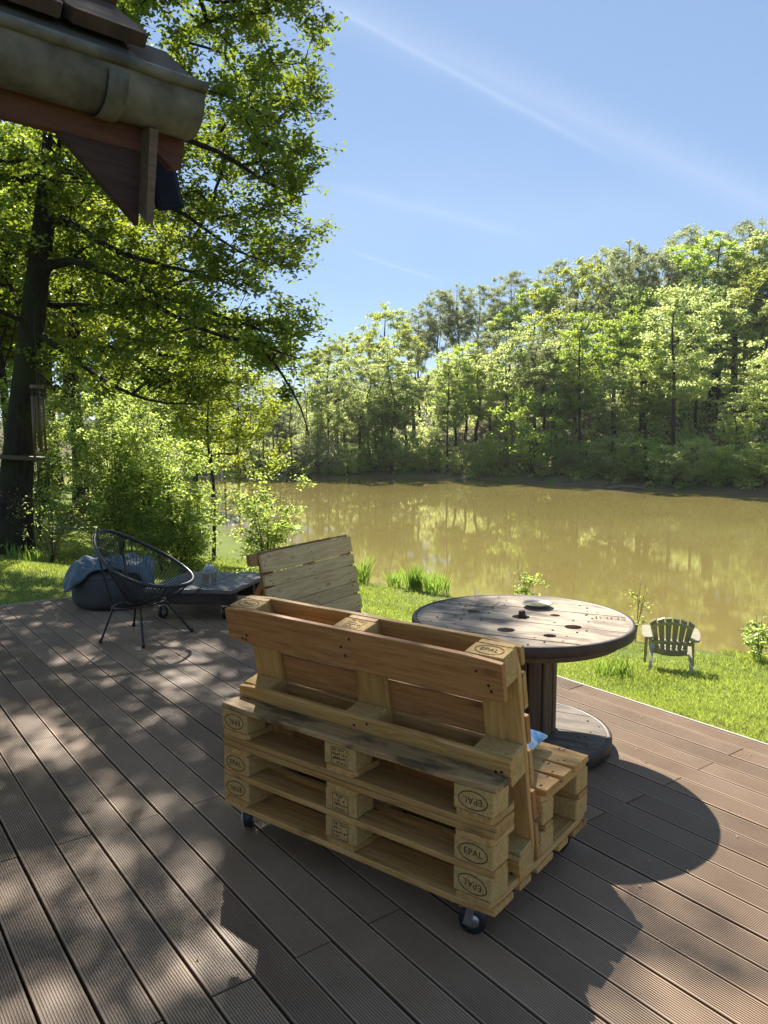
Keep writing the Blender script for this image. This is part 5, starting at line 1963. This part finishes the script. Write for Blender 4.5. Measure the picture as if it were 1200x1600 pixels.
# ---------------------------------------------------------------- adirondack garden chair on the lawn
def build_garden_chair():
    x0, y0 = 3.56, 9.40
    root = thing('garden_chair', 'olive plastic slatted garden armchair on the lawn facing the pond', 'chair', (x0, y0, gz(x0, y0) + 0.01), R(-18))
    root.scale = (0.84, 0.84, 0.84)
    # local: faces +y (pond); back towards -y
    W = 0.56
    recl = R(24)

    def back_pt(x, s, off=0.0):
        """s metres up the backrest"""
        return Vector((x, -0.10 - math.sin(recl) * s - math.cos(recl) * off, 0.30 + math.cos(recl) * s - math.sin(recl) * off))
    n = 6
    for k in range(n):
        a = (k + 0.5) / n * 2 - 1
        b0, b1 = (k) / n * 2 - 1, (k + 1) / n * 2 - 1
        bot, top = 0.215, 0.315
        g = 0.009
        L = 0.66
        bm = bmesh.new()
        rows = []
        m = 8
        for i in range(m + 1):
            s = i / m
            w = bot + (top - bot) * s
            xa, xb = b0 * w + g, b1 * w - g
            arch = lambda t: L * s - (0.13 * (t ** 2)) * s
            ya, yb = arch(b0), arch(b1)
            curve = 0.05 * (a * a) + 0.02 * math.sin(s * PI)
            rows.append([bm.verts.new(back_pt(xa, ya, -curve)), bm.verts.new(back_pt(xb, yb, -curve)), bm.verts.new(back_pt(xb, yb, 0.022 - curve)), bm.verts.new(back_pt(xa, ya, 0.022 - curve))])
        for p, q in zip(rows[:-1], rows[1:]):
            for e in range(4):
                bm.faces.new((p[e], p[(e + 1) % 4], q[(e + 1) % 4], q[e]))
        bm.faces.new(rows[0][::-1])
        bm.faces.new(rows[-1])
        obj('back_slat', bm_mesh('back_slat', bm), 'olive', root)

    def cross(s, h, w):
        bm = bmesh.new()
        rows = []
        for i in range(13):
            a = i / 12 * 2 - 1
            cv = 0.05 * a * a - 0.003
            x = a * w
            sag = -0.13 * a * a * (s / 0.66)
            rows.append([bm.verts.new(back_pt(x, s + sag, 0.024 - cv)), bm.verts.new(back_pt(x, s + h + sag, 0.024 - cv)), bm.verts.new(back_pt(x, s + h + sag, 0.042 - cv)), bm.verts.new(back_pt(x, s + sag, 0.042 - cv))])
        for p, q in zip(rows[:-1], rows[1:]):
            for e in range(4):
                bm.faces.new((p[e], q[e], q[(e + 1) % 4], p[(e + 1) % 4]))
        bm.faces.new(rows[0])
        bm.faces.new(rows[-1][::-1])
        obj('back_rail', bm_mesh('back_rail', bm), 'olive', root)
    cross(0.56, 0.045, 0.285)
    cross(0.20, 0.055, 0.30)
    cross(-0.01, 0.10, 0.23)
    # seat slats
    for k in range(5):
        y = -0.06 + k * 0.105
        obj('seat_slat', box_mesh(0.50, 0.09, 0.022, 0.006), 'olive', root, (0, y, 0.305 + 0.018 * k), (R(9), 0, 0))
    for s in (-1, 1):
        # arm
        bm = bmesh.new()
        out = [(0.245, -0.28), (0.30, -0.34), (0.37, -0.33), (0.40, -0.2), (0.41, 0.1), (0.405, 0.36), (0.37, 0.42), (0.31, 0.42), (0.275, 0.34), (0.27, 0.0)]
        pts = [(s * x, y) for x, y in out]
        if s < 0:
            pts = pts[::-1]
        lo = [bm.verts.new((x, y, 0.555 + 0.05 * (y > 0.2) * 0)) for x, y in pts]
        hi = [bm.verts.new((x * 0.995, y, 0.585)) for x, y in pts]
        bm.faces.new(lo[::-1])
        bm.faces.new(hi)
        for i in range(len(pts)):
            j = (i + 1) % len(pts)
            bm.faces.new((lo[i], lo[j], hi[j], hi[i]))
        bmesh.ops.bevel(bm, geom=bm.edges[:], offset=0.006, segments=2, affect='EDGES')
        obj('armrest', bm_mesh('armrest', bm), 'olive', root)
        # front leg
        bm = bmesh.new()
        prof = [((s * 0.33, 0.37, 0.556), 0.05, 0.10), ((s * 0.335, 0.37, 0.30), 0.045, 0.095), ((s * 0.345, 0.39, 0.0), 0.04, 0.075)]
        rows = []
        for c, w, d in prof:
            rows.append([bm.verts.new((c[0] + a * w / 2, c[1] + b * d / 2, c[2])) for a, b in ((-1, -1), (1, -1), (1, 1), (-1, 1))])
        for p, q in zip(rows[:-1], rows[1:]):
            for e in range(4):
                bm.faces.new((p[e], q[e], q[(e + 1) % 4], p[(e + 1) % 4]))
        bm.faces.new(rows[0])
        bm.faces.new(rows[-1][::-1])
        bmesh.ops.bevel(bm, geom=bm.edges[:], offset=0.008, segments=2, affect='EDGES')
        obj('front_leg', bm_mesh('front_leg', bm), 'olive', root)
        # side rail that becomes the rear leg
        path = smooth_path([(s * 0.275, 0.38, 0.355), (s * 0.275, 0.1, 0.325), (s * 0.27, -0.15, 0.27), (s * 0.275, -0.33, 0.17), (s * 0.29, -0.44, 0.0)], 14)
        bm = bmesh.new()
        rows = []
        for i, p in enumerate(path):
            t = path[min(i + 1, 13)] - path[max(i - 1, 0)]
            t /= np.linalg.norm(t)
            up = np.array([0, -t[2], t[1]]) * (1 if t[1] < 0 else 1)
            up /= np.linalg.norm(up)
            hh = 0.05 - 0.012 * i / 13
            rows.append([bm.verts.new(p + np.array([sx * 0.024, 0, 0]) + up * sy * hh) for sx, sy in ((-1, -1), (1, -1), (1, 1), (-1, 1))])
        for p, q in zip(rows[:-1], rows[1:]):
            for e in range(4):
                bm.faces.new((p[e], q[e], q[(e + 1) % 4], p[(e + 1) % 4]))
        bm.faces.new(rows[0])
        bm.faces.new(rows[-1][::-1])
        obj('rear_leg', bm_mesh('rear_leg', bm), 'olive', root)
        # bracket between back and arm
        obj('arm_bracket', Tubes().add([back_pt(s * 0.27, 0.22, 0.02), Vector((s * 0.29, -0.26, 0.545)), Vector((s * 0.31, -0.24, 0.56))], [0.02, 0.022, 0.02], 8).mesh(), 'olive', root)


build_garden_chair()


# ---------------------------------------------------------------- house corner: eave, gutter, boards, lamp
def build_house():
    a = R(47)
    Ex, Ey = -0.4764, 2.15
    # local frame: +x along the eave (away, to the right), +y inwards (up the roof), origin under the gutter's end
    root = thing('house', 'house corner with zinc gutter, tiled eave and red-brown boards at upper left', 'house', (Ex, Ey, 0), PI / 2 - a)
    zb = 2.475
    LEN = 5.0
    # gutter: half round, open at the top, rolled bead at the front
    r = 0.075
    bm = bmesh.new()
    prof = []
    for i in range(15):
        t = PI + PI * i / 14
        prof.append((0.075 + r * math.cos(t), zb - 0.03 + r * 1.08 * math.sin(t)))
    prof = [(0.0, zb - 0.004)] + prof + [(0.15, zb + 0.012)]
    inner = [(y + (0.0035 if y < 0.075 else -0.0035) * (abs(y - 0.075) / 0.075), z + 0.0035) for y, z in prof]
    loop = prof + inner[::-1]
    A = [bm.verts.new((0.0, y, z)) for y, z in loop]
    Bv = [bm.verts.new((-LEN, y, z)) for y, z in loop]
    k = len(loop)
    for i in range(k - 1):
        bm.faces.new((A[i], A[i + 1], Bv[i + 1], Bv[i]))
    bm.faces.new((A[k - 1], A[0], Bv[0], Bv[k - 1]))
    for i in range(len(prof) - 1):
        bm.faces.new((A[i], A[k - 1 - i], A[k - 2 - i], A[i + 1]))
    g = obj('gutter', bm_mesh('gutter', bm, True), 'gutter', root)
    endp = [(0.0, y, z) for y, z in prof]
    bm = bmesh.new()
    f0 = [bm.verts.new((0.0035, p[1], p[2])) for p in endp]
    f1 = [bm.verts.new((0.0005, p[1], p[2])) for p in endp]
    bm.faces.new(f0)
    bm.faces.new(f1[::-1])
    for i in range(len(f0)):
        j = (i + 1) % len(f0)
        bm.faces.new((f0[i], f0[j], f1[j], f1[i]))
    obj('end_cap', bm_mesh('end_cap', bm), 'gutter', g)
    obj('bead', Tubes().add([(0.006, -0.002, zb), (-LEN / 2, -0.002, zb), (-LEN, -0.002, zb)], 0.015, 10).mesh(), 'gutter', g)
    # sleeve joint
    for xx in (-0.235, -2.2, -4.2):
        bm = bmesh.new()
        rows = []
        for q in (0, 1):
            x = xx + (0.025 if q else -0.025)
            rows.append([bm.verts.new((x, 0.075 + (r + 0.005) * math.cos(PI + PI * i / 14), zb - 0.03 + (r * 1.08 + 0.005) * math.sin(PI + PI * i / 14))) for i in range(15)])
        for i in range(14):
            bm.faces.new((rows[0][i], rows[0][i + 1], rows[1][i + 1], rows[1][i]))
        o = obj('gutter_joint', bm_mesh('gutter_joint', bm, True), 'gutter', root)
        md = o.modifiers.new('t', 'SOLIDIFY')
        md.thickness = 0.004
    # fascia board under and behind the gutter
    obj('fascia', box_mesh(LEN - 0.125, 0.024, 0.165, 0.003), 'fascia', root, (-0.125 - (LEN - 0.125) / 2, 0.117, 2.39))
    # triangular board below, with its thick grey edge
    bm = bmesh.new()
    tri = [(-0.345, 2.3065), (-0.126, 2.3065), (-0.144, 2.12)]
    fa = [bm.verts.new((x, 0.105, z)) for x, z in tri]
    fb = [bm.verts.new((x, 0.127, z)) for x, z in tri]
    bm.faces.new(fa)
    bm.faces.new(fb[::-1])
    for i in range(3):
        j = (i + 1) % 3
        bm.faces.new((fa[i], fb[i], fb[j], fa[j]))
    obj('gusset_board', bm_mesh('gusset_board', bm), 'gusset', root)
    bm = bmesh.new()
    qd = [(-0.1245, 2.36), (-0.100, 2.36), (-0.124, 2.113), (-0.143, 2.118)]
    fa = [bm.verts.new((x, 0.062, z)) for x, z in qd]
    fb = [bm.verts.new((x, 0.40, z + 0.26)) for x, z in qd]
    bm.faces.new(fa[::-1])
    bm.faces.new(fb)
    for i in range(4):
        j = (i + 1) % 4
        bm.faces.new((fa[i], fa[j], fb[j], fb[i]))
    obj('barge_edge', bm_mesh('barge_edge', bm), 'endgrain', root)
    # barge board end beyond the gutter's end
    bm = bmesh.new()
    qd = [(-0.105, 2.37), (0.012, 2.40), (-0.006, 2.297), (-0.034, 2.292), (-0.095, 2.335)]
    fa = [bm.verts.new((x, 0.118, z)) for x, z in qd]
    fb = [bm.verts.new((x, 0.145, z)) for x, z in qd]
    bm.faces.new(fa)
    bm.faces.new(fb[::-1])
    for i in range(5):
        j = (i + 1) % 5
        bm.faces.new((fa[i], fb[i], fb[j], fa[j]))
    obj('barge_board', bm_mesh('barge_board', bm), 'fascia', root)
    # roof slope: flashing, tiles in courses
    p = R(40)
    fr = Matrix.Translation((0, 0.03, zb + 0.022)) @ Matrix.Rotation(p, 4, 'X')
    SL = 3.4
    o = obj('flashing', box_mesh(LEN - 0.012, 0.19, 0.006, 0.001), 'flash', root)
    o.matrix_local = fr @ Matrix.Translation((-LEN / 2 - 0.006, 0.09, 0.0))
    o = obj('roof_deck', box_mesh(LEN - 0.10, SL, 0.03, 0.0), 'gusset', root)
    o.matrix_local = fr @ Matrix.Translation((-LEN / 2 - 0.05, SL / 2 + 0.10, -0.022))
    tw, tl = 0.215, 0.27
    me = bent_plank(tl + 0.05, tw - 0.004, 0.034, 771, 'tile', 0.002)
    for c in range(5):
        for k in range(22):
            o = obj('roof_tile', me, None, root)
            o.matrix_local = fr @ Matrix.Translation((-0.098 - tw / 2 - k * tw + (0.0 if c % 2 else -0.02), 0.085 + tl / 2 + c * tl, 0.027)) @ Matrix.Rotation(R(-4), 4, 'X') @ Matrix.Rotation(PI / 2, 4, 'Z')
    # ridge-ward slab stands for the upper roof out of view
    o = obj('upper_roof', box_mesh(LEN - 0.12, SL - 1.45, 0.05, 0.004), 'tile', root)
    o.matrix_local = fr @ Matrix.Translation((-LEN / 2 - 0.06, 1.48 + (SL - 1.45) / 2, 0.03))
    # walls, out of frame to the left
    obj('wall', box_mesh(LEN - 1.0, 0.2, 2.42, 0.004), 'wall', root, (-1.0 - (LEN - 1.0) / 2, 0.55, 1.19))
    obj('wall', box_mesh(0.2, 2.6, 4.1, 0.004), 'wall', root, (-1.1, 1.951, 2.03))
    # lamp hanging under the verge
    l = thing('flood_light', 'dark blue flood lamp hanging under the roof verge', 'lamp', (0, 0, 0))
    l.parent = None
    rzm = Matrix.Translation((Ex, Ey, 0)) @ Matrix.Rotation(PI / 2 - a, 4, 'Z')
    l.matrix_world = rzm @ Matrix.Translation((0.035, 0.31, 2.305)) @ Matrix.Rotation(R(-14), 4, 'Y') @ Matrix.Rotation(R(-12), 4, 'Z') @ Matrix.Diagonal((1.2, 1.2, 1.25, 1))
    bm = bmesh.new()
    m = Matrix.Diagonal((0.075, 0.05, 0.125, 1))
    bmesh.ops.create_cube(bm, size=1.0, matrix=m)
    for v in bm.verts:
        if v.co.y > 0:
            v.co.x *= 0.7
            v.co.z *= 0.75
    bmesh.ops.bevel(bm, geom=bm.edges[:], offset=0.005, segments=2, affect='EDGES')
    case = obj('case', bm_mesh('case', bm), 'lampblue', l)
    obj('frame', box_mesh(0.062, 0.006, 0.108, 0.003), 'lampblue', l, (0, -0.0265, 0))
    obj('glass', box_mesh(0.05, 0.003, 0.094, 0.001), 'lampglass', l, (0, -0.0305, 0))
    obj('bracket', box_mesh(0.016, 0.02, 0.12, 0.002), 'lampblue', l, (0.0, 0.035, 0.07))


build_house()


# ---------------------------------------------------------------- wind chime and shelf at the oak
def build_chime():
    x, y = -5.45, 12.3
    root = thing('wind_chime', 'long dark tube wind chime hanging beside the oak trunk', 'wind chime', (x, y, 1.15))
    z1 = 1.08
    obj('top_disc', lathe([(0.01, z1), (0.10, z1), (0.10, z1 + 0.05), (0.01, z1 + 0.05)], 20, 'top_disc', False), 'bamboo', root)
    obj('cord', Tubes().add([(0, 0, z1 + 0.05), (0.01, 0, z1 + 0.5), (0, 0, z1 + 1.1)], 0.006, 5).mesh(), 'cord', root)
    for k, (dx, dy, lo) in enumerate(((-0.085, 0, 0.0), (-0.045, -0.06, 0.12), (0.0, 0.05, 0.08), (0.05, -0.05, 0.1), (0.088, 0.01, 0.05), (0.02, -0.075, 0.15))):
        obj('tube', lathe([(0.016, lo), (0.02, lo), (0.02, 0.96), (0.016, 0.96)], 10, 'tube'), 'bamboo', root, (dx, dy, 0))
        obj('string', Tubes().add([(dx, dy, 0.955), (dx, dy, z1 + 0.001)], 0.003, 4).mesh(), 'cord', root)


build_chime()
sh = obj('tree_shelf', box_mesh(1.25, 0.22, 0.06, 0.006), 'shelf', None, (-6.1, 12.42, 1.15), (0, R(3), R(4)))
tag(sh, 'mossy plank shelf fixed across the oak trunk', 'shelf')


def build_litter():
    rng = np.random.default_rng(12)
    n = 260
    u, v = rng.uniform(0.6, 7.3, n), rng.uniform(0.2, 3.7, n)
    P = np.array([uv(a, b, 0.004) for a, b in zip(u, v)])
    V, F, rn = leaf_np(P, 0.017, rng, 3.0, 0.45, 0.12)
    tag(obj('leaf_litter', mesh_np('leaf_litter', V, [F], False, rn), 'dry'), 'tiny dry leaf and catkin bits scattered on the deck boards', 'litter', kind='stuff')


build_litter()


# ---------------------------------------------------------------- thin air haze over the pond and the hill
hz = NT('spring_haze')
pv = hz.n('ShaderNodeVolumePrincipled')
pv.inputs['Color'].default_value = (0.95, 0.96, 1.0, 1)
pv.inputs['Density'].default_value = 0.00026
pv.inputs['Anisotropy'].default_value = 0.25
hz.l(pv.outputs[0], hz.out.inputs['Volume'])
hb = bmesh.new()
bmesh.ops.create_cube(hb, size=1.0)
tag(obj('haze', bm_mesh('haze', hb), hz.m, None, (0, 200, 9.85), scale=(2000, 2000, 28.3)), 'thin pale haze over pond and hill', 'haze', kind='stuff')
scene.cycles.volume_bounces = 0
